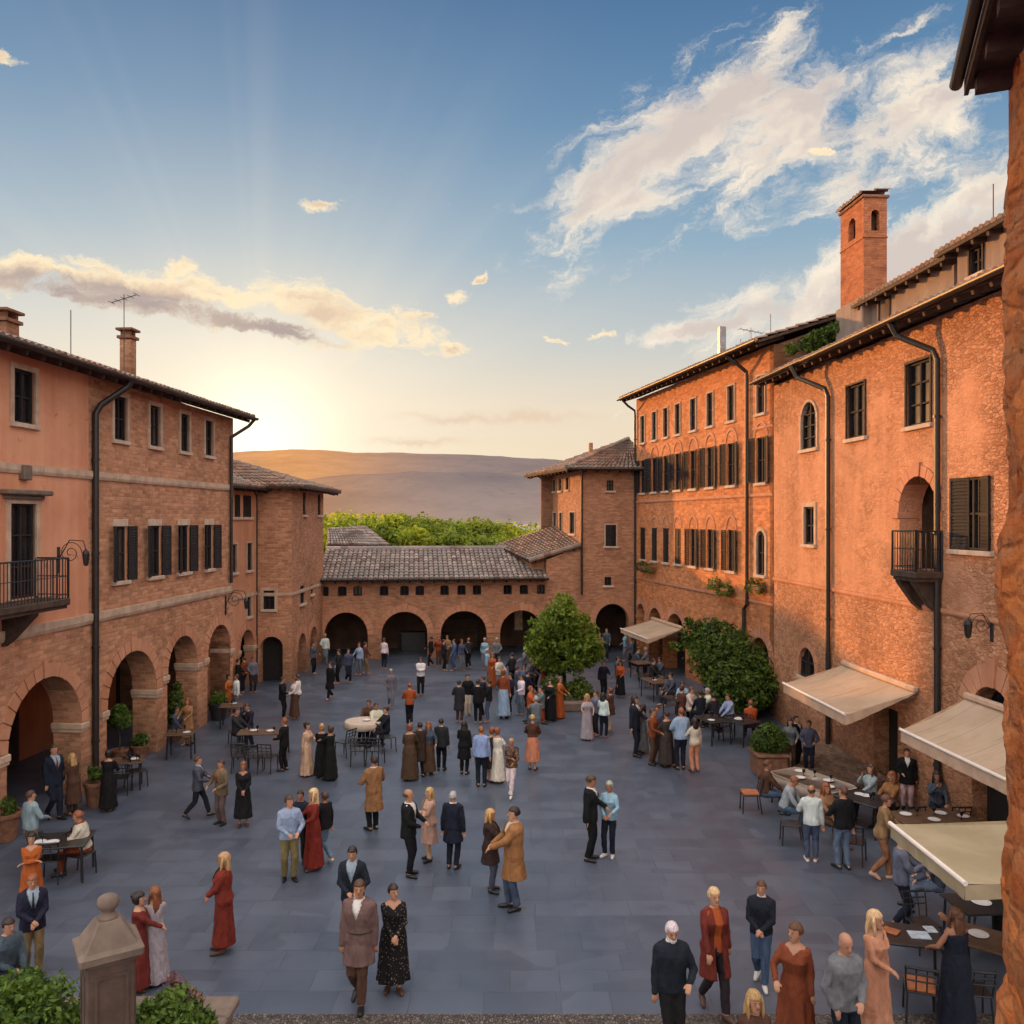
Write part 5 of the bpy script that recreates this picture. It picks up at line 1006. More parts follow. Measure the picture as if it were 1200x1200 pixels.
def person(px,yf,yh,face,fit,top,bot,hair,style,aL,aR,label,lean=0,walk=0,sit=False,tilt=0,yaw=0,fat=1.0,fem=None,group='people gathered in the square',shirt='white',Y=None,hem=None,pat=None,tall=None,bag=None,stance=.09,X=None,shoe=None,ph=None,beard=None,collar=False,scarf=None):
    global NP; NP += 1; rr = random.Random(NP*17+px)
    Y = CAMH*F/(yf-HZ) if Y is None else Y; P = Vector(((px-600)/F*Y,Y,0)); h = tall or min(1.9,max(1.50,(yf-yh)*Y/F)); s = h/1.75
    pxh = h/Y*F; near = pxh > 84; mid = pxh > 56; vox = .011 if near else .017 if mid else .027
    if fem is None: fem = fit in ('dress','kdress','skirt','gown') or style in ('long','bun')
    TT_ = TF if fem else TM; drop = .43 if sit else 0; lr = R(lean)
    def tt(p): # torso bend about the hips
        x,y,z = p; z -= .93; y,z = y*math.cos(lr)-z*math.sin(lr), y*math.sin(lr)+z*math.cos(lr); return Vector((x,y,z+.93-drop))
    def itt(p): x,y,z = p; z += drop-.93; y,z = y*math.cos(lr)+z*math.sin(lr), -y*math.sin(lr)+z*math.cos(lr); return x,y,z+.93
    tl,yw = R(tilt),R(yaw)
    def ht(p): # head turn and nod about the top of the neck
        x,y,z = p; z -= 1.53; y -= .005; y,z = y*math.cos(tl)-z*math.sin(tl), y*math.sin(tl)+z*math.cos(tl); x,y = x*math.cos(yw)-y*math.sin(yw), x*math.sin(yw)+y*math.cos(yw); return tt((x,y+.005,z+1.53))
    sx0 = .150 if fem else .172; l1,l2 = (.265,.235) if fem else (.285,.25)
    arms = []
    for sg,nm in ((1,aL),(-1,aR)):
        (hx,hy,hz),(qx,qy,qz) = ARMS[nm]; S = tt((sg*sx0,.008,1.395)); tgt = (sg*hx+rr.uniform(-.02,.02),hy+rr.uniform(-.02,.02),hz+rr.uniform(-.02,.02)); tgt = tt(tgt)
        E,Wr = ik(S,tgt,l1,l2,(sg*qx,qy,qz)); arms.append((sg,S,E,Wr))
    legs = []
    for sg in (1,-1):
        J = Vector((sg*.088,0.0,.91-drop)); 
        if sit: A = Vector((sg*(.10+rr.uniform(0,.05)),-.46+rr.uniform(-.08,.06),.08)); pole = (0,-.4,1)
        elif walk: A = Vector((sg*.07,-walk*.30 if sg>0 else walk*.34,.08 if sg>0 else .17)); pole = (0,-1,.1)
        else: A = Vector((sg*stance,(.03 if sg>0 else -.05)*rr.choice((-1,1)),.08)); pole = (sg*.12,-1,0)
        K,A = ik(J,A,.43,.415,pole); legs.append((sg,J,K,A,(sg<0 and walk)))
    def footpts(sg,A,heel):
        f = Vector((sg*.25,-1,0)).normalized(); t_ = A+f*.17+Vector((0,0,-.045)); 
        if heel: t_ = A+f*.13+Vector((0,0,-.13))
        return [A+Vector((0,0,-.02))-f*.035+Vector((0,0,-.02)),A+Vector((0,0,-.035))+f*.05 if not heel else A+f*.05+Vector((0,0,-.06)),t_]
    # ---- body: one continuous skin
    mb = MB(); mb.loft([[tt(p) for p in ell_ring(z,hw*.965*fat,hd*.95*fat,yo)] for z,hw,hd,yo in TT_])
    nr = .049 if fem else .057; mb.tube([tt((0,.02,1.42)),ht((0,.012,1.50)),ht((0,.0,1.575))],[nr*1.15,nr,nr*.95],10)
    mb.loft([[ht(p) for p in ell_ring(z,a,b_,c_,14,2.0)] for z,a,b_,c_ in ((1.512,.025,.028,-.058),(1.53,.044,.055,-.035),(1.565,.060,.076,-.014),(1.61,.071,.092,.0),(1.66,.076,.099,.006),(1.70,.071,.092,.009),(1.73,.052,.068,.010),(1.748,.022,.03,.010))])
    if mid:
        mb.tube([ht((0,-.090,1.640)),ht((0,-.108,1.610)),ht((0,-.106,1.596))],[.009,.015,.013],6)
        for sg in (-1,1): mb.ball(ht((sg*.074,.010,1.615)),(.012,.020,.032),6,5)
    ar = (.046,.037,.030,.024) if fem else (.054,.045,.035,.027)
    for sg,S,E,Wr in arms:
        mb.tube([S,S.lerp(E,.5),E,E.lerp(Wr,.35),Wr],[ar[0],ar[0]*.92,ar[1],ar[1]*.95,ar[3]],8,round_caps=True)
        d = (Wr-E).normalized(); side = Vector((sg,0,0)); side = (side-d*side.dot(d)); side = side.normalized() if side.length>.1 else Vector((0,0,1)); nrm = d.cross(side)*sg
        d2 = (d+nrm*-.12).normalized(); pe = Wr+d2*.085
        if near:
            w2 = d2.cross(nrm).normalized()
            mb.loft([[c_+w2*(a_*math.cos(q))+nrm*(b_*math.sin(q)) for q in [2*PI*k/8 for k in range(8)]] for c_,a_,b_ in ((Wr-d*.01,.024,.02),(Wr+d2*.03,.036,.018),(Wr+d2*.07,.041,.016),(pe,.038,.013))])
            for k,(o_,ln) in enumerate(((-.030,.062),(-.010,.074),(.010,.070),(.029,.055))):
                b0 = pe-d2*.012+w2*o_; c1 = b0+d2*ln*.5-nrm*.010; c2 = b0+d2*ln*.85-nrm*.036; mb.tube([b0,c1,c2],[.0100,.0095,.0082],6,round_caps=True)
            inn = -1 if w2.dot(Vector((sg,0,0)))>0 else 1; b0 = Wr+d2*.028+w2*inn*.03; mb.tube([b0,b0+w2*inn*.026+d2*.028-nrm*.012,b0+w2*inn*.028+d2*.058-nrm*.022],[.013,.0115,.009],6,round_caps=True)
        else: mb.tube([Wr-d*.01,Wr+d2*.06,pe+d2*.05-nrm*.02],[.026,.036,.02],7,round_caps=True)
    cf = 1.0 if not fem else .93
    for sg,J,K,A,hl in legs:
        mb.tube([J+Vector((0,0,.03)),J.lerp(K,.5),K,K.lerp(A,.3),K.lerp(A,.7),A],[.086*cf*fat,.072*cf,.055*cf,.056*cf,.042*cf,.036*cf],10,round_caps=True)
        fp = footpts(sg,A,hl); mb.tube(fp,[.036,.040,.026],8,round_caps=True)
    root_rot = R(face); sk = rr.choice(SK)
    body = bpy.data.objects.new('person',None) # replaced by the mesh below
    bpy.data.objects.remove(body)
    holder = {}
    extra = None
    if mid:
        ex = MB(); 
        for sg in (-1,1):
            ex.ball(ht((sg*.031,-.086,1.634)),(.0085,.005,.0045),8,5,1); ex.tube([ht((sg*.014,-.095,1.652)),ht((sg*.032,-.096,1.658)),ht((sg*.050,-.084,1.652))],.0024,5,1)
        ex.tube([ht((-.024,-.086,1.574)),ht((0,-.094,1.576)),ht((.024,-.086,1.574))],[.004,.008,.004],6,2); extra = ex
    PENDING.append((mb,'person',[MAT['skin'],MAT['eye_dark'],MAT['lip']],sk,vox,holder,True,None,extra))
    holder['pose'] = (P,root_rot,s,label,group)
    def G(m_,name,mt,color,v=None,cut=None): PENDING.append((m_,name,[MAT[mt]],color,vox*1.15 if v is None else v,holder,True,cut,None))
    # ---- clothes
    cm = 'cloth' if not pat else 'cloth_'+pat
    jit = lambda c: tuple(x*rr.uniform(.88,1.14) for x in c)
    topc = jit(CL[top]); botc = jit(CL[bot]) if bot else topc
    long_sl = fit not in ('sleeveless','tee')
    def torso(mb,off,z0,z1=1.5):
        mb.loft([[tt(p) for p in ell_ring(z,hw*fat+off,hd*fat+off,yo)] for z,hw,hd,yo in TT_ if z0-.001<=z<=z1])
    def sleeves(mb,off,short=False):
        for sg,S,E,Wr in arms:
            if short: mb.tube([S,S.lerp(E,.45),S.lerp(E,.75)],[ar[0]+off,ar[0]+off,ar[0]+off*1.1],9,round_caps=False)
            else: mb.tube([S,S.lerp(E,.5),E,E.lerp(Wr,.5),E.lerp(Wr,.97)],[ar[0]+off,ar[0]*.95+off,ar[1]+off*1.05,ar[2]+off*1.05,ar[3]+off*.95],9,round_caps=True)
    def trousers(mb,off=.016,to=.98):
        torso(mb,off*.6,.80,1.05)
        for sg,J,K,A,hl in legs: mb.tube([J+Vector((0,0,.04)),J.lerp(K,.5),K,K.lerp(A,.4),K.lerp(A,to)],[.090*cf*fat+off*.6,.075*cf+off,.060*cf+off*.9,.054*cf+off*1.1,.040*cf+off*1.35],10,round_caps=False)
    def skirt(mb,zt,zh,wb,fold=.05,k=9,y0=0):
        rg = []; n = 54; f0 = rr.uniform(0,6)
        for q in np.linspace(0,1,9):
            z = zt+(zh-zt)*q; hp = min(1,(zt-z)/.16) if zt>1 else 1; a_ = (.138+.045*hp)*fat+(wb-.18)*max(0,q)**1.2; b_ = a_*(.76+.12*q); am = fold*q**1.3
            rg.append([(lambda c: Vector((c.x,c.y,c.z)))(tt((a_*math.cos(t_)*(1+am*math.cos(k*t_+f0)+am*.5*math.cos(5*t_+f0*2)), .006+b_*math.sin(t_)*(1+am*math.cos(k*t_+f0)), z)) if z>.9 else Vector((a_*math.cos(t_)*(1+am*math.cos(k*t_+f0)+am*.5*math.cos(5*t_+f0*2)), .006+b_*math.sin(t_)*(1+am*math.cos(k*t_+f0))+(walk*-.05*q), z-drop))) for t_ in [2*PI*j/n for j in range(n)]])
        mb.loft(rg)
    def vcut(open_to=1.16,w0=.075,below=None):
        def cut(c):
            x,y,z = itt(c)
            if y > -.02 or z > 1.55: return False
            if z > open_to: return abs(x) < w0*min(1,(z-open_to)/(1.42-open_to))+.004
            return below is not None and abs(x) < below
        return cut
    sho = CL[shoe] if shoe else CL['black'] if not fem else rr.choice([CL['black'],CL['brown'],CL['dbrown']])
    if fit == 'suit' or fit == 'coat':
        m_ = MB(); z0 = .86; torso(m_,.028 if fit=='suit' else .036,.85); sleeves(m_,.017 if fit=='suit' else .024)
        if fit == 'coat' : skirt(m_,1.0,hem or .52,.235,.02,6)
        else: m_.loft([[tt(p) for p in ell_ring(z,hw*fat,hd*fat,.005)] for z,hw,hd in ((.99,.196,.142),(.90,.206,.150),(.80,.208,.150))])
        if sit: m_ = MB(); torso(m_,.028,.93); sleeves(m_,.017)
        G(m_,'jacket' if fit=='suit' else 'coat',cm,topc,None,vcut(1.14 if fit=='suit' else 1.25,.085 if fit=='suit' else .06,None if fit=='suit' else None) if mid else None)
        m_ = MB(); torso(m_,.011,.95,1.5); m_.tube([tt((0,.018,1.45)),tt((0,.010,1.50))],[nr*1.28,nr*1.18],10); G(m_,'shirt','cloth',CL[shirt])
        m_ = MB(); trousers(m_); G(m_,'trousers','cloth',botc)
    elif fit in ('shirt','tee','cardigan'):
        m_ = MB(); torso(m_,.020,.87 if not sit else .93); sleeves(m_,.014,fit=='tee')
        if not sit: m_.loft([[tt(p) for p in ell_ring(z,hw*fat,hd*fat,.005)] for z,hw,hd in ((1.0,.180,.130),(.92,.190,.138),(.87,.188,.136))])
        if fit=='cardigan':
            m2 = MB(); torso(m2,.012,.88); G(m2,'blouse','cloth',CL[shirt]); skirt(m_,1.0,hem or .62,.23,.03,6)
        G(m_,'cardigan' if fit=='cardigan' else 'top',cm,topc,None,(lambda c: (lambda q: q[1]<-.01 and q[2]<1.5 and abs(q[0])<.055)(itt(c))) if fit=='cardigan' else None)
        if collar: m_ = MB(); m_.tube([tt((0,.016,1.45)),tt((0,.008,1.515))],[nr*1.4,nr*1.25],10); G(m_,'collar','cloth',CL['white'])
        m_ = MB(); trousers(m_); G(m_,'trousers','cloth',botc)
    elif fit in ('dress','kdress','gown','sleeveless'):
        m_ = MB(); torso(m_,.013,1.03,1.47 if fit!='sleeveless' else 1.40); 
        if fit == 'sleeveless':
            for sg in (-1,1): m_.tube([tt((sg*.09,-.07,1.38)),tt((sg*.10,.0,1.455)),tt((sg*.09,.07,1.38))],.022,6)
        else: sleeves(m_,.014,fit=='gown')
        if not sit: skirt(m_,1.12,hem if hem is not None else (.10 if fit!='kdress' else .45),.25 if fit!='kdress' else .215,.07,9)
        else: skirt(m_,1.1,.80,.21,.02); 
        if sit: trousers(m_,.03)
        def nk(c): x,y,z = itt(c); return y < .0 and z > 1.385+abs(x)*.7
        G(m_,'dress',cm,topc,None,nk if mid else None)
    elif fit == 'skirt':
        m_ = MB(); torso(m_,.018,1.0); sleeves(m_,.014); G(m_,'top',cm,topc); m_ = MB(); skirt(m_,1.08,hem if hem is not None else .12,.25,.06,9)
        if sit: m_ = MB(); trousers(m_,.03)
        G(m_,'skirt','cloth',botc)
    if mid and sum(1 for _ in legs):
        for sg,J,K,A,hl in legs:
            fp = footpts(sg,A,hl); m_ = MB(); m_.tube([fp[0]-Vector((0,0,.012)),fp[1]-Vector((0,0,.006)),fp[2]-Vector((0,0,.002))],[.044,.049,.034],9,round_caps=True); G(m_,'shoe','leather',sho,.014)
    # ---- hair
    hm = MB(); nu,nv = (44,26) if near else (26,16); hc = jit(HC[hair]) if hair else None
    if style != 'none':
        def hv(a,e):
            n_ = Vector((math.cos(e)*math.cos(a),math.cos(e)*math.sin(a),math.sin(e))); vol = 1.0 if style in ('short','bald') else 1.07
            r_ = Vector((n_.x*.088*vol,n_.y*.110*vol,n_.z*.118*vol)); f_ = 1.0
            hl = .42 if style!='bald' else .85
            front = max(0,min(1,(-n_.y-.10)/.30)); low = max(0,min(1,(hl-n_.z)/.25)); f_ -= .28*front*low
            if style in ('short','bald'): f_ -= .25*max(0,min(1,(-n_.z-.18)/.25))
            if style == 'bald': f_ -= .2*max(0,min(1,(n_.z-.15)/.2))
            f_ += .035*noise.noise(n_*3+Vector((NP,0,0)))+(.05*noise.noise(Vector((n_.x*13,n_.y*13,n_.z*3+NP))) if near else 0)
            return ht((r_.x*f_, .010+r_.y*f_, 1.638+r_.z*f_))
        hm.loft([[hv(2*PI*k/nu,-PI/2+PI*(j+.5)/nv) for k in range(nu)] for j in range(nv)])
        if style == 'long':
            L = rr.uniform(.26,.36); rg = []
            for q in np.linspace(0,1,8):
                w_ = .080+.022*math.sin(q*PI*.8); dpt = .055-.012*q; rg.append([ht((w_*math.cos(a)*(1+.07*math.cos(7*a+NP)), .048+.035*q**.7*0+dpt*math.sin(a)*(1+.1*math.cos(9*a))+.03*math.sin(q*2.4), 1.66-q*L)) for a in [2*PI*k/22 for k in range(22)]])
            hm.loft(rg)
            for sg in (-1,1): hm.tube([ht((sg*.076,-.01,1.69)),ht((sg*.089,-.02,1.60)),ht((sg*.09,-.03,1.52)),ht((sg*.095,-.045,1.43))],[.02,.026,.026,.012],7)
        if style == 'bun': hm.ball(ht((0,.105,1.69)),(.05,.045,.05),10,7)
        if beard:
            m2 = MB(); m2.loft([[ht(p) for p in ell_ring(z,a,b_,c_,14,2.0)] for z,a,b_,c_ in ((1.500,.022,.025,-.064),(1.525,.050,.058,-.038),(1.56,.066,.078,-.014),(1.592,.070,.06,.004))]); PENDING.append((m2,'beard',[MAT['hair']],HC[beard],0,holder,True,None,None))
        PENDING.append((hm,'hair',[MAT['hair']],hc,0,holder,True,None,None))
    if style == 'cap' or fit == 'cap':
        pass
    if fit == 'suit' and mid and NP%2: m_ = MB(); m_.tube([tt((0,-.085,1.455)),tt((0,-.132,1.36)),tt((0,-.142,1.25)),tt((0,-.138,1.14))],[.012,.016,.022,.018],6); G(m_,'tie','cloth',CL['maroon' if NP%4==1 else 'navy'],0)
    if fit == 'coat' and px == 421: m_ = MB(); m_.tube([tt((.185*math.cos(a),.004+.142*math.sin(a),1.06)) for a in np.linspace(0,2*PI,25)],.022,6); G(m_,'belt','leather',CL['dbrown'],0)
    if scarf: m_ = MB(); m_.tube([tt((.075*math.cos(a),.01+.075*math.sin(a),1.475+.015*math.sin(a))) for a in np.linspace(0,2*PI,13)],.035,7); m_.tube([tt((.05,-.08,1.46)),tt((.06,-.15,1.3)),tt((.05,-.15,1.12))],[.035,.04,.035],7); G(m_,'scarf','cloth',CL[scarf])
    if bag:
        kind,sg = bag; w = arms[0 if sg>0 else 1][3]
        if kind == 'hand':
            m2 = MB(); m2.bbox(w.x-.05,w.x+.05,w.y-.14,w.y+.14,w.z-.42,w.z-.20,.03); m2.tube([(w.x,w.y-.09,w.z-.21),(w.x,w.y-.05,w.z-.06),(w.x,w.y+.05,w.z-.06),(w.x,w.y+.09,w.z-.21)],.01,5)
        else: m2 = MB(); m2.bbox(-.15,.15,.15,.31,1.02,1.45,.05); m2.tube([(.1,.16,1.42),(.12,.05,1.47),(.12,-.14,1.38),(.12,-.1,1.15)],.018,5); m2.tube([(-.1,.16,1.42),(-.12,.05,1.47),(-.12,-.14,1.38),(-.12,-.1,1.15)],.018,5)
        o = m2.build('handbag' if kind=='hand' else 'backpack',MAT['leather'],None,loc=P,rz=root_rot,smooth=False); o.scale = (s,s,s); o.color = (*CL['dbrown' if kind=='hand' else 'navy'],1)
        tag(o,('brown handbag carried by the ' if kind=='hand' else 'navy backpack worn by the ')+label.split(',')[0],'bag')
def finish_people():
    jobs = []
    for (mb,name,mats,color,vox,holder,smooth,cut,extra) in PENDING:
        me = mb.mesh(name,mats,True); o = bpy.data.objects.new(name,me); COL.objects.link(o); o.color = (*color,1)
        if vox:
            r_ = o.modifiers.new('r','REMESH'); r_.mode = 'VOXEL'; r_.voxel_size = vox; r_.use_smooth_shade = True
            if name != 'shoe': s_ = o.modifiers.new('s','SMOOTH'); s_.factor = .5; s_.iterations = 2
        jobs.append(o)
    dg = bpy.context.evaluated_depsgraph_get(); dg.update()
    for o,(mb,name,mats,color,vox,holder,smooth,cut,extra) in zip(jobs,PENDING):
        if vox:
            me = bpy.data.meshes.new_from_object(o.evaluated_get(dg)); old = o.data; o.modifiers.clear(); o.data = me; bpy.data.meshes.remove(old); me.name = name
            if not me.materials: 
                for m_ in mats: me.materials.append(m_)
            if cut or extra:
                bm = bmesh.new(); bm.from_mesh(me)
                if cut: bmesh.ops.delete(bm,geom=[f for f in bm.faces if cut(f.calc_center_median())],context='FACES')
                if extra:
                    vs = [bm.verts.new(v) for v in extra.v]
                    for f,mi in zip(extra.f,extra.m): q = bm.faces.new([vs[i] for i in f]); q.material_index = mi; q.smooth = True
                bm.to_mesh(me); bm.free()
            if name in ('top','jacket','coat','dress','trousers','cardigan','skirt','shirt') and vox < .021:
                k = len(name)*3.7+len(holder['pose'][3])*1.9; a_ = .0095; nv_ = len(me.vertices); cc = np.zeros(nv_*3,np.float32); nn_ = np.zeros(nv_*3,np.float32); me.vertices.foreach_get('co',cc); me.vertices.foreach_get('normal',nn_); cl = cc.reshape(-1,3).tolist(); qs = np.zeros(nv_,np.float32)
                for vi,(x_,y_,z_) in enumerate(cl):
                    c = Vector((x_,y_,z_)); qs[vi] = noise.noise(Vector((c.x*11+k,c.y*11,c.z*7+c.x*5)))+.6*noise.noise(Vector((c.x*22,c.y*22+k,c.z*13-c.x*8)))
                me.vertices.foreach_set('co',(cc.reshape(-1,3)+nn_.reshape(-1,3)*(a_*qs)[:,None]).astype(np.float32).ravel()); me.update()
            me.polygons.foreach_set('use_smooth',[True]*len(me.polygons))
    for o,(mb,name,mats,color,vox,holder,smooth,cut,extra) in zip(jobs,PENDING):
        if name == 'person':
            P,rz,s,label,group = holder['pose']; o.location = P; o.rotation_euler = (0,0,rz); o.scale = (s,s,s); tag(o,label,'person',group); holder['o'] = o
    for o,(mb,name,mats,color,vox,holder,smooth,cut,extra) in zip(jobs,PENDING):
        if name != 'person': o.parent = holder['o']
p_ = person
# --- foreground, left
p_(63,960,872,60,'suit','navy','navy','brown','short','down','down2','man in a navy suit standing in front of the first arch',walk=.4,shirt='shirt')
p_(86,955,886,-120,'cardigan','brown','dbrown','blond','long','bent','fold','fair haired woman in a brown shawl beside the man in the first arch',fem=True,hem=.35,lean=6,shirt='tan')
p_(36,1015,926,150,'shirt','shirt','khaki','brown','short','down','bent','man in a pale blue shirt with a strap at the left edge',yaw=-20)
p_(127,950,884,-170,'dress','black','','dark','bun','clasp','bent','woman in a long black dress beside the tall brown pot')
p_(37,1072,977,20,'dress','orange','','dark','bun','fold','fold','woman in an orange dress with folded arms at the left table',hem=.3)
p_(100,1022,950,-80,'shirt','cream','rust','auburn','short','table','table','red haired diner seated on a chair in a cream top at the left table',sit=True,tall=1.7,lean=12,scarf='rust')
p_(38,1142,1024,35,'suit','navy','khaki','auburn','short','clasp','clasp','man in a navy jacket and pale trousers clasping his hands at lower left',shirt='shirt',tilt=8)
p_(6,1175,1082,60,'shirt','slate','navy','dark','short','lap','clasp','seated man in a dark blue jumper in the lower left corner',sit=True,tall=1.72,lean=8)
p_(181,1152,1043,-150,'gown','gown','','auburn','long','bent','hold','woman with long auburn hair in a white gown beside the gate pier',hem=.06,yaw=40)
p_(163,1160,1068,100,'dress','maroon','','dark','bun','bent','hold','woman in a dark red dress half hidden by the gate pier',hem=.1)
p_(262,1115,999,-75,'coat','red','maroon','blond','long','clasp','clasp','blonde woman in a long dark red coat standing alone',hem=.16,fem=True,shirt='red',shoe='brown')
# --- walkers at left
p_(232,959,886,100,'suit','slate','navy','brown','short','hold','bent','striding man in a slate jacket with a folder',walk=1.0,shirt='shirt')
p_(259,966,890,-30,'suit','brownsuit','brownsuit','brown','short','bent','bent','man in a tan brown suit between the strider and a woman in black',shirt='tan')
p_(285,967,897,15,'dress','black','','auburn','bun','clasp','clasp','woman in a long black dress facing the camera beside the tan suit',hem=.22)
p_(339,1031,932,20,'shirt','shirt','khaki','brown','short','bent','clasp','man in a grey blue shirt and khaki trousers holding hands',yaw=30,fat=1.08)
p_(352,1012,931,0,'shirt','navy','black','dark','short','down','down','dark haired person behind the khaki trousered man',Y=17.9)
p_(367,1018,924,-60,'dress','red','','lblond','long','bent','bent','blonde woman in a long red dress in the trio at left centre',hem=.08,shoe='brown')
p_(380,1012,936,-120,'shirt','black','ldenim','brown','short','bent','down','person in a black jacket and jeans behind the woman in red',walk=.5,shoe='white')
# --- table of the waiter
p_(333,903,842,-95,'suit','black','black','auburn','short','bent','bent','waiter in a black suit at the laid table near the left arcade')
p_(277,876,850,80,'shirt','char','navy','dark','short','table','table','man in black seated at the left end of the waiter table',sit=True,tall=1.65)
p_(291,868,845,-5,'shirt','navy','navy','brown','short','table','face','brown haired man seated behind the waiter table',sit=True,tall=1.65,lean=10)
p_(360,909,849,70,'dress','beige','','dark','bun','bent','down','slim woman in a long beige dress',hem=.05)
p_(377,911,851,-170,'dress','black','','blond','bun','clasp','down','blonde woman in black, left of the embracing pair',hem=.08)
p_(387,914,853,-120,'dress','black','','brown','bun','embrace','embrace','woman in a wide black gown, right of the embracing pair',hem=.05)
p_(331,842,802,90,'suit','black','black','dark','short','down','bent','man in black of the couple by the left arcade')
p_(345,842,803,-60,'skirt','white','brown','brown','short','bent','clasp','woman in a white blouse and brown skirt of the couple by the arcade')
p_(349,838,806,-90,'shirt','white','brown','brown','short','bent','down','second white bloused figure behind the brown skirt',fem=True)
p_(387,820,789,-40,'coat','black','black','dark','short','down','down','figure in a black coat walking alone past the corner tower',walk=.6)
p_(220,873,831,-15,'dress','tan','','auburn','long','bent','bent','red haired woman in a tan dress in front of the third arch',hem=.3)
p_(207,872,846,80,'shirt','slate','khaki','dark','short','table','lap','diner in slate seated under the third arch',sit=True,tall=1.6)
p_(277,838,812,-60,'shirt','white','grey','brown','short','down','bent','person in white by the dark flower planter',walk=.4)
p_(268,838,812,60,'dress','orange','','dark','bun','bent','bent','woman in orange by the dark flower planter',hem=.3)
p_(279,815,790,100,'shirt','black','black','dark','short','bent','down','man in black by the fourth arch pier')
p_(286,812,789,-100,'shirt','rust','navy','brown','short','bent','down','person in rust red by the fourth arch pier')
p_(296,812,785,30,'shirt','grey','char','brown','short','down','bent','person in grey at the foot of the corner house')
p_(335,792,768,-20,'shirt','ltblue','white','brown','short','down','bent','person in light blue at the corner tower arch')
p_(347,784,765,20,'shirt','grey','grey','dark','short','down','down','pale grey figure beside the corner tower pier')
# --- centre front
p_(421,1177,1031,-8,'coat','brownsuit','brown','brown','short','down','down2','man in a grey brown belted coat walking arm in arm',walk=.45,shirt='white',hem=.62,collar=True,yaw=12)
p_(461,1161,1036,10,'dress','black','','dark','short','clasp','clasp','woman in a black flowered dress walking arm in arm with the coated man',pat='floral',hem=.20,yaw=25,fat=1.12)
p_(413,1107,991,0,'suit','navy','navy','dark','short','bent','clasp','dark haired man in a navy suit behind the walking couple',shirt='shirt',tilt=10)
p_(438,973,900,-140,'coat','camel','black','dark','short','bent','bent','person in a brown coat and cap seen from behind',hem=.5,tall=1.72)
p_(479,1026,925,75,'suit','black','black','brown','bald','bent','clasp','balding man in a black suit facing a fair woman')
p_(503,1008,923,-60,'coat','beige','beige','blond','long','fold','fold','fair long haired woman in a beige coat between two men',hem=.45,fem=True,shirt='beige')
p_(531,1017,927,165,'coat','navy','navy','grey','short','down','down','grey haired man in a navy coat seen from behind',hem=.62)
p_(575,1044,948,70,'coat','dbrown','slate','blond','long','bent','hold','fair haired woman in a dark coat facing a man in camel',hem=.62,fem=True,shirt='brown')
p_(602,1065,945,-70,'coat','camel','denim','dark','short','hold','bent','dark haired man in a camel coat holding hands with a woman',hem=.55,shirt='cream',fat=1.05)
p_(692,1008,908,75,'suit','black','black','brown','short','bent','down','tall man in a black suit beside a woman in light blue',tilt=10)
p_(714,1003,915,-25,'shirt','ltblue','navy','grey','short','bent','clasp','older person in a light blue jacket holding a tan bag',shoe='white',fem=True)
# --- row in the middle
p_(480,914,848,-170,'dress','brown','','auburn','bun','clasp','bent','woman in a wide brown dress seen from behind',hem=.06,fat=1.1)
p_(492,910,846,-150,'coat','dbrown','black','dark','short','down','bent','person in a dark coat beside the wide brown dress')
p_(502,908,848,20,'skirt','slate','brown','auburn','long','bent','down','long haired woman in slate top and brown skirt')
p_(517,903,848,175,'suit','char','black','dark','short','down','down','man in a dark grey suit at the right end of the brown dressed women')
p_(544,907,845,170,'coat','black','black','dark','long','bent','down','long haired figure in a black coat left of the man in a blue shirt',fem=True)
p_(564,921,851,180,'shirt','ltblue','navy','auburn','short','down','down','broad man in a light blue shirt and navy trousers seen from behind',fat=1.2)
p_(576,916,856,-150,'kdress','dbrown','','auburn','bun','bent','down','woman in a dark brown dress behind the broad man',pat='check')
p_(583,917,856,150,'gown','white','','auburn','bun','bent','bent','woman in a long white dress beside the broad man',hem=.08)
p_(599,933,866,-20,'shirt','tan','white','blond','short','bent','fold','fair woman in a patterned top and white trousers',walk=.7,pat='check',fem=True,shoe='white',bag=('back',1))
p_(624,902,837,170,'skirt','brown','peach','blond','short','bent','bent','woman in a brown top and peach skirt standing alone',hem=.28)
# --- man and small figures by the round table
p_(493,815,770,5,'shirt','white','black','brown','short','fold','fold','man in a white shirt and black trousers facing the camera in mid square')
p_(458,830,800,10,'shirt','grey','grey','grey','short','down','bent','figure in grey walking towards the round table',walk=.5)
p_(480,851,805,-170,'shirt','orange','black','auburn','short','bent','bent','person in an orange top and black trousers behind the round table',walk=.3)
p_(441,868,828,20,'shirt','cream','char','brown','short','table','table','diner in a cream top seated behind the round table',sit=True,tall=1.65)
p_(432,864,830,-10,'shirt','brown','navy','dark','short','table','table','diner in brown seated behind the round table',sit=True,tall=1.65)
p_(452,874,835,-60,'shirt','navy','navy','dark','short','table','table','diner in navy seated at the right of the round table',sit=True,tall=1.65)
# --- dark group
for a in ((538,847,797,160,'coat','char','brown','dark','short','man in a charcoal coat at the left of the dark group'),(548,838,798,20,'shirt','black','cream','dark','short','person in a black top and pale trousers in the dark group'),(560,848,796,175,'suit','black','black','dark','short','man in a black suit in the middle of the dark group'),(566,840,800,-90,'shirt','navy','black','brown','short','man in navy in the dark group'),(573,846,800,-100,'shirt','black','denim','dark','short','man in a black top and jeans at the right of the dark group')):
    p_(*a[:9],'bent','down',a[9])
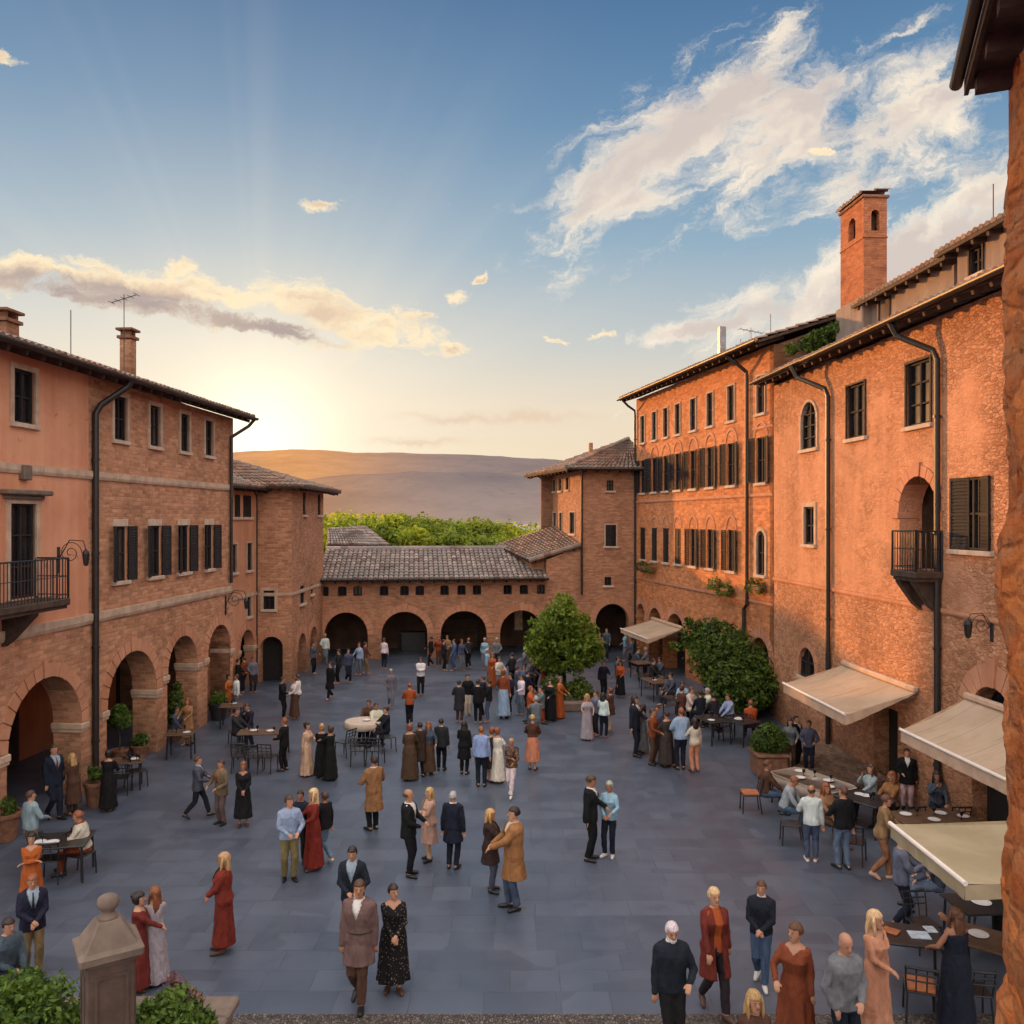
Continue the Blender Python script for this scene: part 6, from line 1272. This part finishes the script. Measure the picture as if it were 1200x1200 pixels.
# --- crowd beside the tree
i = 0
CR = [(590,842,784,170,'skirt','rust','ltblue','auburn','bun','woman in a rust top and light blue skirt'),(598,836,790,-60,'suit','navy','black','dark','short','man in navy beside the rust top and blue skirt'),(577,806,772,-20,'dress','orange','','auburn','long','woman in orange at the head of the tree crowd'),(585,812,778,40,'shirt','cream','grey','brown','short','person in cream behind the orange woman'),(571,800,770,90,'shirt','ltblue','grey','grey','short','person in light blue left of the orange woman'),
      (606,826,788,100,'shirt','slate','denim','dark','short','man in slate in the tree crowd'),(614,824,786,-30,'shirt','blue','black','brown','short','man in blue in the tree crowd'),(622,816,780,60,'shirt','grey','char','auburn','short','person in grey in the tree crowd'),(630,812,777,-90,'shirt','brown','black','auburn','short','red haired person in brown in the tree crowd'),(638,818,781,30,'dress','rust','','auburn','bun','woman in rust red under the left of the tree'),(611,838,800,-60,'shirt','white','ldenim','brown','short','person in white and jeans in front of the tree crowd'),(618,832,796,120,'shirt','navy','black','dark','short','dark figure in the middle of the tree crowd'),
      (646,806,776,0,'shirt','slate','navy','dark','short','person in slate at the back of the tree crowd'),(600,806,774,-140,'shirt','char','black','dark','short','dark figure at the back of the tree crowd'),(627,800,772,160,'shirt','beige','khaki','brown','short','person in beige at the back of the tree crowd'),(615,798,770,-90,'shirt','grey','navy','grey','short','grey haired person at the back of the tree crowd')]
for a in CR: p_(*a[:9],'bent','bent' if i%2 else 'down',a[9]); i += 1
for a in ((622,846,816,70,'shirt','orange','rust','auburn','short','diner in orange seated in front of the tree crowd'),(634,846,810,-80,'shirt','grey','slate','dark','short','diner in speckled grey seated near the tree'),(641,842,806,150,'shirt','slate','navy','dark','short','diner in slate seated near the tree'),(628,860,820,-170,'shirt','grey','grey','grey','short','grey haired figure with back turned in front of the tree crowd')):
    p_(*a[:9],'table','table',a[9],sit=True,tall=1.7)
p_(645,845,800,-40,'dress','black','','dark','bun','bent','bent','woman in a long black gown left of the orange gown under the tree',hem=.04,fat=1.15)
p_(656,842,804,60,'dress','orange','','auburn','bun','bent','bent','woman in an orange gown at the planting bed',hem=.05)
p_(688,867,815,10,'gown','gown','','blond','long','bent','bent','blonde woman in a long grey gown right of the tree',hem=.05)
p_(698,862,822,-60,'shirt','grey','char','brown','short','down','bent','figure in grey behind the grey gown')
p_(707,865,814,150,'shirt','white','navy','dark','long','bent','down','long dark haired woman in white and navy right of the grey gown')
p_(715,858,816,-120,'coat','brown','cream','chest','bun','bent','bent','woman in a brown jacket near the grey gown',hem=.7,fem=True)
p_(707,818,795,20,'shirt','navy','black','dark','short','bent','down','small dark figure behind the planting bed')
p_(727,817,781,-30,'skirt','orange','black','dark','long','bent','down','long haired woman in an orange top and black skirt walking alone',walk=.3)
p_(724,812,785,60,'shirt','slate','black','dark','short','down','bent','dark companion left of the woman in the orange top',walk=.3)
# --- along the rear wing
BK = [(367,790,760,60,'slate','black','dark','figure in slate by the left end of the rear wing'),(381,778,755,20,'white','grey','grey','figure in white by the first rear arch'),(397,801,770,-60,'char','black','dark','figure in charcoal in front of the first rear arch'),(408,800,768,30,'slate','navy','dark','figure in slate blue in front of the first rear arch'),(421,791,764,-30,'ltblue','grey','brown','figure in light blue in front of the first rear arch'),(428,790,764,90,'brown','khaki','dark','figure in brown at the first rear pier'),(450,784,760,170,'white','navy','brown','figure in white and navy under the second rear arch'),
      (505,782,755,-90,'black','black','dark','figure in black left of the third rear arch'),(514,781,756,20,'rust','brown','auburn','figure in rust under the third rear arch'),(524,780,756,-20,'tan','brown','brown','figure in tan under the third rear arch'),(520,786,760,100,'navy','black','dark','figure in navy in front of the third rear arch'),(532,786,759,-60,'blue','denim','dark','figure in blue in front of the third rear arch'),(541,786,761,40,'slate','grey','brown','figure in slate right of the third rear arch'),(549,784,758,-160,'char','black','auburn','figure in charcoal under the third rear arch, rightmost'),(568,784,757,0,'ltblue','grey','grey','figure in light blue at the third rear pier'),(582,784,759,0,'grey','navy','grey','figure in grey at the fourth rear arch'),
      (703,776,741,20,'beige','grey','brown','figure in beige in the tower arch'),(711,774,736,-20,'slate','navy','brown','figure in slate in the tower arch'),(733,775,747,-80,'ltblue','grey','grey','stooping figure in light blue at the foot of the right palace'),(740,784,762,-90,'slate','black','dark','figure in dark clothes at the foot of the right palace')]
i = 0
for x,yf,yh,fc,t_,b_,h_,lab in BK: p_(x,yf,yh,fc,'shirt',t_,b_,h_,'short',('bent','down','swf')[i%3],('down','bent','swb')[i%3],lab,walk=.4*(i%2),fem=i%2==0); i += 1
# --- right group
p_(744,886,815,60,'suit','navy','navy','dark','long','bent','down','long haired man in a navy suit at the left of the group of five',fem=False)
p_(753,882,826,-90,'dress','grey','','dark','long','clasp','bent','dark haired woman in grey between the navy suit and the orange top')
p_(765,896,830,60,'shirt','rust','brown','brown','short','bent','bent','person in a rust red top in the group of five')
p_(770,884,828,-20,'shirt','slate','char','dark','short','down','bent','dark haired man in slate behind the rust red top')
p_(781,898,833,-150,'dress','char','','dark','short','bent','bent','woman in a dark patterned dress in the group of five',hem=.1,pat='check',fat=1.15)
p_(798,902,829,-170,'shirt','ltblue','navy','auburn','short','bent','bent','red haired man in a light blue shirt in the group of five',fat=1.1)
p_(814,904,841,-160,'shirt','cream','peach','dark','long','bent','down','long haired woman in a cream top and peach trousers in the group of five',hem=.4,fem=True)
# --- far cafe and climber cafe
for a in ((788,826,800,-60,'slate','char','dark','diner in slate under the small awning'),(801,838,806,-30,'ltblue','navy','brown','diner in a light blue shirt in front of the small awning'),(797,846,812,120,'brown','black','dark','diner in a brown jacket leaning back in front of the small awning'),(808,846,808,40,'cream','cream','chest','woman in cream seated near the climber'),(822,852,812,-160,'navy','navy','dark','man in a navy jacket with his back turned near the climber'),(832,848,812,-90,'white','black','grey','diner in white beside the navy jacket'),(838,856,820,-150,'char','black','dark','diner in charcoal left of the climber stems'),(856,856,818,-70,'ltblue','black','brown','diner in a pale blue shirt under the climber'),(880,866,824,170,'orange','brown','auburn','diner in a bright orange jacket under the climber'),(764,806,782,60,'char','black','dark','diner in dark clothes at the far laid table'),(775,804,780,-60,'slate','black','dark','second diner in slate at the far laid table'),(746,790,768,60,'slate','black','dark','diner at the farthest table by the right palace'),(759,790,770,-100,'grey','char','grey','grey clad diner at the farthest table by the right palace')):
    p_(a[0],a[1],a[2],a[3],'shirt',a[4],a[5],a[6],'short','table','table',a[7],sit=True,tall=1.68,lean=8)
# --- near cafe on the right
p_(926,903,854,-10,'shirt','grey','brown','dark','long','bent','down','woman in a grey top beside the clipped bush',fem=True,shirt='navy')
p_(933,899,842,40,'coat','black','black','dark','short','down','down','person in black behind the woman in grey by the bush')
p_(948,906,853,-20,'shirt','slate','navy','dark','short','bent','bent','man in a dark blue jumper by the clipped bush')
p_(896,952,891,80,'shirt','brown','denim','chest','short','table','table','man in a brown jumper seated on the chair with the orange cushion',sit=True,tall=1.72,lean=6,shirt='rust')
p_(919,970,905,60,'shirt','shirt','denim','auburn','short','table','table','diner in a pale grey shirt and jeans bending over the pale table',sit=True,tall=1.7,lean=18,tilt=14)
p_(951,1010,920,165,'shirt','white','denim','brown','bald','bent','down','man in a white sweater and blue jeans with his back turned',shoe='white',yaw=-20)
p_(968,985,912,20,'shirt','tan','brown','auburn','long','bent','table','red haired woman seen between the white and the black sweaters',fem=True,sit=True,tall=1.72)
p_(988,1018,921,-165,'shirt','black','ldenim','chest','short','bent','down','man in a black sweater and light jeans with his back turned',yaw=25,fat=1.08)
p_(1033,1030,930,70,'shirt','tan','camel','chest','short','hold','bent','woman in a tan jacket and camel trousers walking to a table',walk=.5,fem=True,lean=8,shoe='beige')
p_(1021,958,902,-80,'shirt','shirt','navy','chest','long','table','face','long haired woman in a pale blue top behind the tan jacket',fem=True,sit=True,tall=1.72)
p_(1045,968,918,-60,'shirt','camel','dbrown','auburn','long','table','bent','auburn haired diner right of the tan jacket',fem=True,sit=True,tall=1.7)
p_(1063,948,890,-20,'coat','black','cream','dark','short','down','bent','man in black standing against the wall beyond the dark table',hem=.75)
p_(1098,968,908,-15,'shirt','slate','navy','dark','long','table','face','long dark haired woman in slate seated beyond the dark table',fem=True,sit=True,tall=1.72)
p_(1137,975,925,-50,'shirt','rust','brown','chest','long','table','table','diner in rust red at the right end of the dark table',fem=True,sit=True,tall=1.7)
p_(1056,1090,977,75,'shirt','grey','navy','grey','bald','hold','phone','balding man in a grey shirt and navy trousers looking at a phone',walk=.35,tilt=12,beard='grey',pat=None)
# --- front right
p_(787,1237,1079,5,'shirt','navy','black','white','short','bent','down2','white haired bearded man in a navy sweater at the bottom edge',tilt=14,walk=.3,beard='white',collar=True,fat=1.08)
p_(837,1187,1040,12,'cardigan','maroon','char','lblond','short','down','swf','fair haired woman in a maroon cardigan and orange blouse walking',walk=.75,shirt='orange',fem=True,hem=.56,shoe='brown')
p_(892,1153,1032,-22,'shirt','navy','denim','chest','short','clasp','clasp','boy in a navy jumper and jeans walking alone',walk=.5,collar=True,shoe='white',tall=1.6)
p_(932,1240,1081,-30,'dress','rust','','chest','short','down2','bent','short haired woman in a rust wrap dress at the bottom edge',yaw=-30,fem=True,hem=.2,fat=1.08)
p_(990,1262,1093,20,'shirt','grey','navy','brown','none','clasp','pocket','bald man in a grey sweater at the bottom edge',tilt=12,fat=1.15,yaw=-10)
p_(1026,1218,1067,30,'dress','peach','','lblond','long','down','clasp','blonde woman in a long peach dress beside the bald man',hem=.06,yaw=10)
p_(1120,1205,1062,-160,'sleeveless','navy','','chest','long','bent','face','woman in a sleeveless navy dress with long brown hair at the cafe table',hem=.1,fat=1.12)
p_(884,1335,1169,10,'shirt','brown','denim','blond','long','down','down','blonde woman of whom only the head shows at the bottom edge',fem=True,tall=1.72)
p_(1098,1068,1010,-100,'shirt','slate','ldenim','dark','short','table','bent','diner in jeans seated in the shade of the olive awning',sit=True,tall=1.7)
p_(1148,1085,1020,30,'shirt','char','black','dark','short','table','table','diner in dark clothes seated in the shade of the olive awning',sit=True,tall=1.7)
finish_people()
# ------------------------------------------------------------------ camera, sun, sky
cam = bpy.data.cameras.new('camera'); cam.sensor_width = 36; cam.lens = 30; cam.shift_y = 8/1200; cam.clip_end = 40000; cam.clip_start = .05
co = bpy.data.objects.new('camera', cam); COL.objects.link(co); co.location = (0,0,CAMH); co.rotation_euler = (PI/2,0,0); sc.camera = co
SUN_AZ, SUN_EL = R(-41), R(5.0)
sd = Vector((math.sin(SUN_AZ)*math.cos(SUN_EL), math.cos(SUN_AZ)*math.cos(SUN_EL), math.sin(SUN_EL)))
sl = bpy.data.lights.new('sun','SUN'); sl.energy = 5.0; sl.angle = R(1.6); sl.color = (1.0,.44,.13)
so = bpy.data.objects.new('sun', sl); COL.objects.link(so); so.rotation_euler = (-sd).to_track_quat('-Z','Y').to_euler(); so.location = (-20,30,30)
W = bpy.data.worlds.new('World'); sc.world = W; W.use_nodes = True; W.node_tree.nodes.clear(); t = NT(W.node_tree)
d = t.node('ShaderNodeTexCoord').outputs['Generated']; d = t.vm('NORMALIZE', d); x,y,z = t.sep(d)
sky = t.node('ShaderNodeTexSky', sky_type='NISHITA', sun_disc=False, sun_elevation=SUN_EL, sun_rotation=SUN_AZ, air_density=1.0, dust_density=2.0, ozone_density=2.0).outputs[0]
ys = t.m('MAXIMUM', y, .05); gx = t.m('DIVIDE', x, ys); gz = t.m('DIVIDE', z, ys)   # bearing and height on the western half of the sky
el = t.m('MAXIMUM', z, 0.0)
grad = t.ramp(el, [(0.0,(.90,.70,.46)),(.06,(.94,.76,.54)),(.13,(.88,.75,.58)),(.20,(.60,.63,.62)),(.30,(.30,.45,.58)),(.42,(.140,.285,.47)),(.54,(.070,.170,.345)),(1.0,(.03,.08,.2))])
cold = t.ss(t.sub(gx,0.0), -.9, .7, 1.0, 0.0)
def sdir(px,py): v = Vector(((px-600)/F,1,(HZ-py)/F)); return v.normalized()
def glow(v, p): return t.m('POWER', t.m('MAXIMUM', t.vm('DOT_PRODUCT', d, tuple(v)), 0.0), p)
gs = sdir(305,520)
col = t.mix(.93, t.vm('SCALE', sky), grad); col.node.inputs[6].links[0].from_node.inputs['Scale'].default_value = .12
col = t.mix(t.mul(glow(gs, 18), .28), col, (1.0,.87,.68)); ra = t.m('ARCTAN2', t.sub(gz,(HZ-525)/F), t.sub(gx,-.295)); rays = t.noise(t.comb(ra,0.0,0.0), 3.6, 3, .6)
rm = t.mul(t.mul(t.ss(rays,.45,.68), t.ss(glow(gs,6),.3,.8)), t.ss(y,.1,.3)); col = t.mix(t.mul(rm,.07), col, (.95,.86,.70)); col = t.mix(t.mul(t.mul(t.ss(rays,.5,.36), t.ss(glow(gs,6),.3,.8)),.06), col, (.30,.38,.46))
col = t.mix(t.mul(glow(gs, 60), .75), col, (1.12,.97,.74)); col = t.mix(t.mul(glow(gs, 420), .9), col, (1.6,1.42,1.05))
# clouds
P0 = t.comb(gx, gz, 0.0); wn = t.vm('SUBTRACT', t.noise(P0, 26, 5, .68, out=1), (.5,.5,.5)); wn = t.vm('MULTIPLY', wn, (.050,.034,0)); P = t.vm('ADD', P0, wn)
def rot(v, ang, sx, sy, loc=(0,0,0)): return t.map(t.map(v, rot=(0,0,-ang)), (sx,sy,1), loc)
def ell(px,py,a,b,ang):
    q = t.map(t.map(P, loc=(-(px-600)/F, -(HZ-py)/F, 0)), rot=(0,0,-ang)); q = t.vm('MULTIPLY', q, (1000/a, 1000/b, 0)); l = t.vm('LENGTH', q); return t.m('EXPONENT', t.mul(t.mul(l,l),-1.0))
def mx(*a):
    r = a[0]
    for k in a[1:]: r = t.m('MAXIMUM', r, k)
    return r
front = t.ss(y, .1, .3)
def layer(col, v, mask, lo, hi, shade_off, lit, dark, op=.95, k=1.0):
    n = t.noise(v, 1.15, 9, .70, .6); n2 = t.noise(t.vm('ADD', v, shade_off), 1.0, 3, .6, .5)
    dens = t.add(t.mul(t.sub(n,.5),2.3*k), t.sub(mask,.42)); a = t.mul(t.ss(dens, lo, hi), front)
    sh = t.ss(t.add(t.mul(t.sub(n2,n),1.6), t.mul(t.ss(dens,.15,.75),.55)), .02, .55)
    return t.mix(t.mul(a,op), col, t.mix(sh, lit, dark))
mr = mx(ell(790,165,240,72,R(38)), ell(905,165,200,78,R(33)), ell(735,240,150,42,R(6)), ell(1055,150,160,85,R(35)), t.mul(ell(905,50,70,36,R(45)),.75), t.mul(ell(1060,28,85,24,R(25)),.72), t.mul(ell(690,170,110,40,R(40)),.55),
    t.mul(ell(1040,320,310,72,R(24)),1.12), ell(830,385,120,17,R(8)), ell(1160,215,110,60,R(35)))
col = layer(col, rot(P, R(30), 6.0, 14.0), mr, -.02, .58, (.25,.5,0), (1.04,.90,.72), (.70,.60,.54))
tiny = mx(*[ell(*q) for q in ((378,241,34,13,0),(208,313,32,16,0),(540,350,19,10,R(12)),(562,328,16,9,0),(702,391,18,7,R(8)),(656,402,18,5,0),(500,372,20,6,R(12)),(530,408,30,9,0),(2,64,24,14,0),(968,178,18,9,0))])
ml = mx(ell(150,335,190,28,R(-8)), ell(30,318,80,26,R(0)), t.mul(ell(385,365,130,32,R(-14)),.95), t.mul(ell(450,385,90,40,R(-6)),.9), t.mul(tiny,.86))
ml_lo = mx(ell(120,347,230,20,R(-10)), t.mul(ell(300,380,120,17,R(-13)),.95))
warmc = t.mix(t.ss(ml_lo,.25,.75), (1.06,.87,.58), (.60,.47,.39)); darkc = t.mix(t.ss(ml_lo,.25,.75), (.80,.60,.43), (.46,.37,.34))
col = layer(col, rot(P, R(-7), 9.0, 22.0, (1,5,0)), t.m('MAXIMUM', ml, ml_lo), .0, .42, (.1,.6,0), warmc, darkc)
wisp = t.mul(mx(ell(540,489,60,5,0),ell(490,516,50,4,0),ell(620,487,60,5,0)), .5); col = t.mix(wisp, col, (.78,.55,.38))
# the half of the sky behind and above the square: brightness added out of view as fill light
lift = t.m('MAXIMUM', t.ss(z,.56,.8), t.mul(t.ss(y,-.35,.12,1.0,0.0), t.ss(z,.0,.15)))
col = t.mix(lift, col, t.mix(t.noise(d,2.0,2), (1.50,1.42,1.42), (2.60,2.34,2.16)))
below = t.ss(z, -.02, .0); col = t.mix(below, (.16,.13,.11), col)
bg = t.node('ShaderNodeBackground'); t.put(bg.inputs['Color'], t.vm('SCALE', col)); bg.inputs['Color'].links[0].from_node.inputs['Scale'].default_value = 10.0; bg.inputs['Strength'].default_value = .1
t.l.new(bg.outputs[0], t.node('ShaderNodeOutputWorld').inputs[0])
W.cycles.sampling_method = 'MANUAL'; W.cycles.sample_map_resolution = 512
sc.view_settings.view_transform = 'Standard'; sc.view_settings.look = 'None'; sc.view_settings.exposure = 0; sc.view_settings.gamma = 1
sc.cycles.max_bounces = 4; sc.cycles.diffuse_bounces = 3; sc.cycles.glossy_bounces = 2; sc.cycles.transparent_max_bounces = 4; sc.cycles.use_denoising = True

sc.cycles.use_adaptive_sampling = True; sc.cycles.adaptive_threshold = .035; sc.cycles.adaptive_min_samples = 20
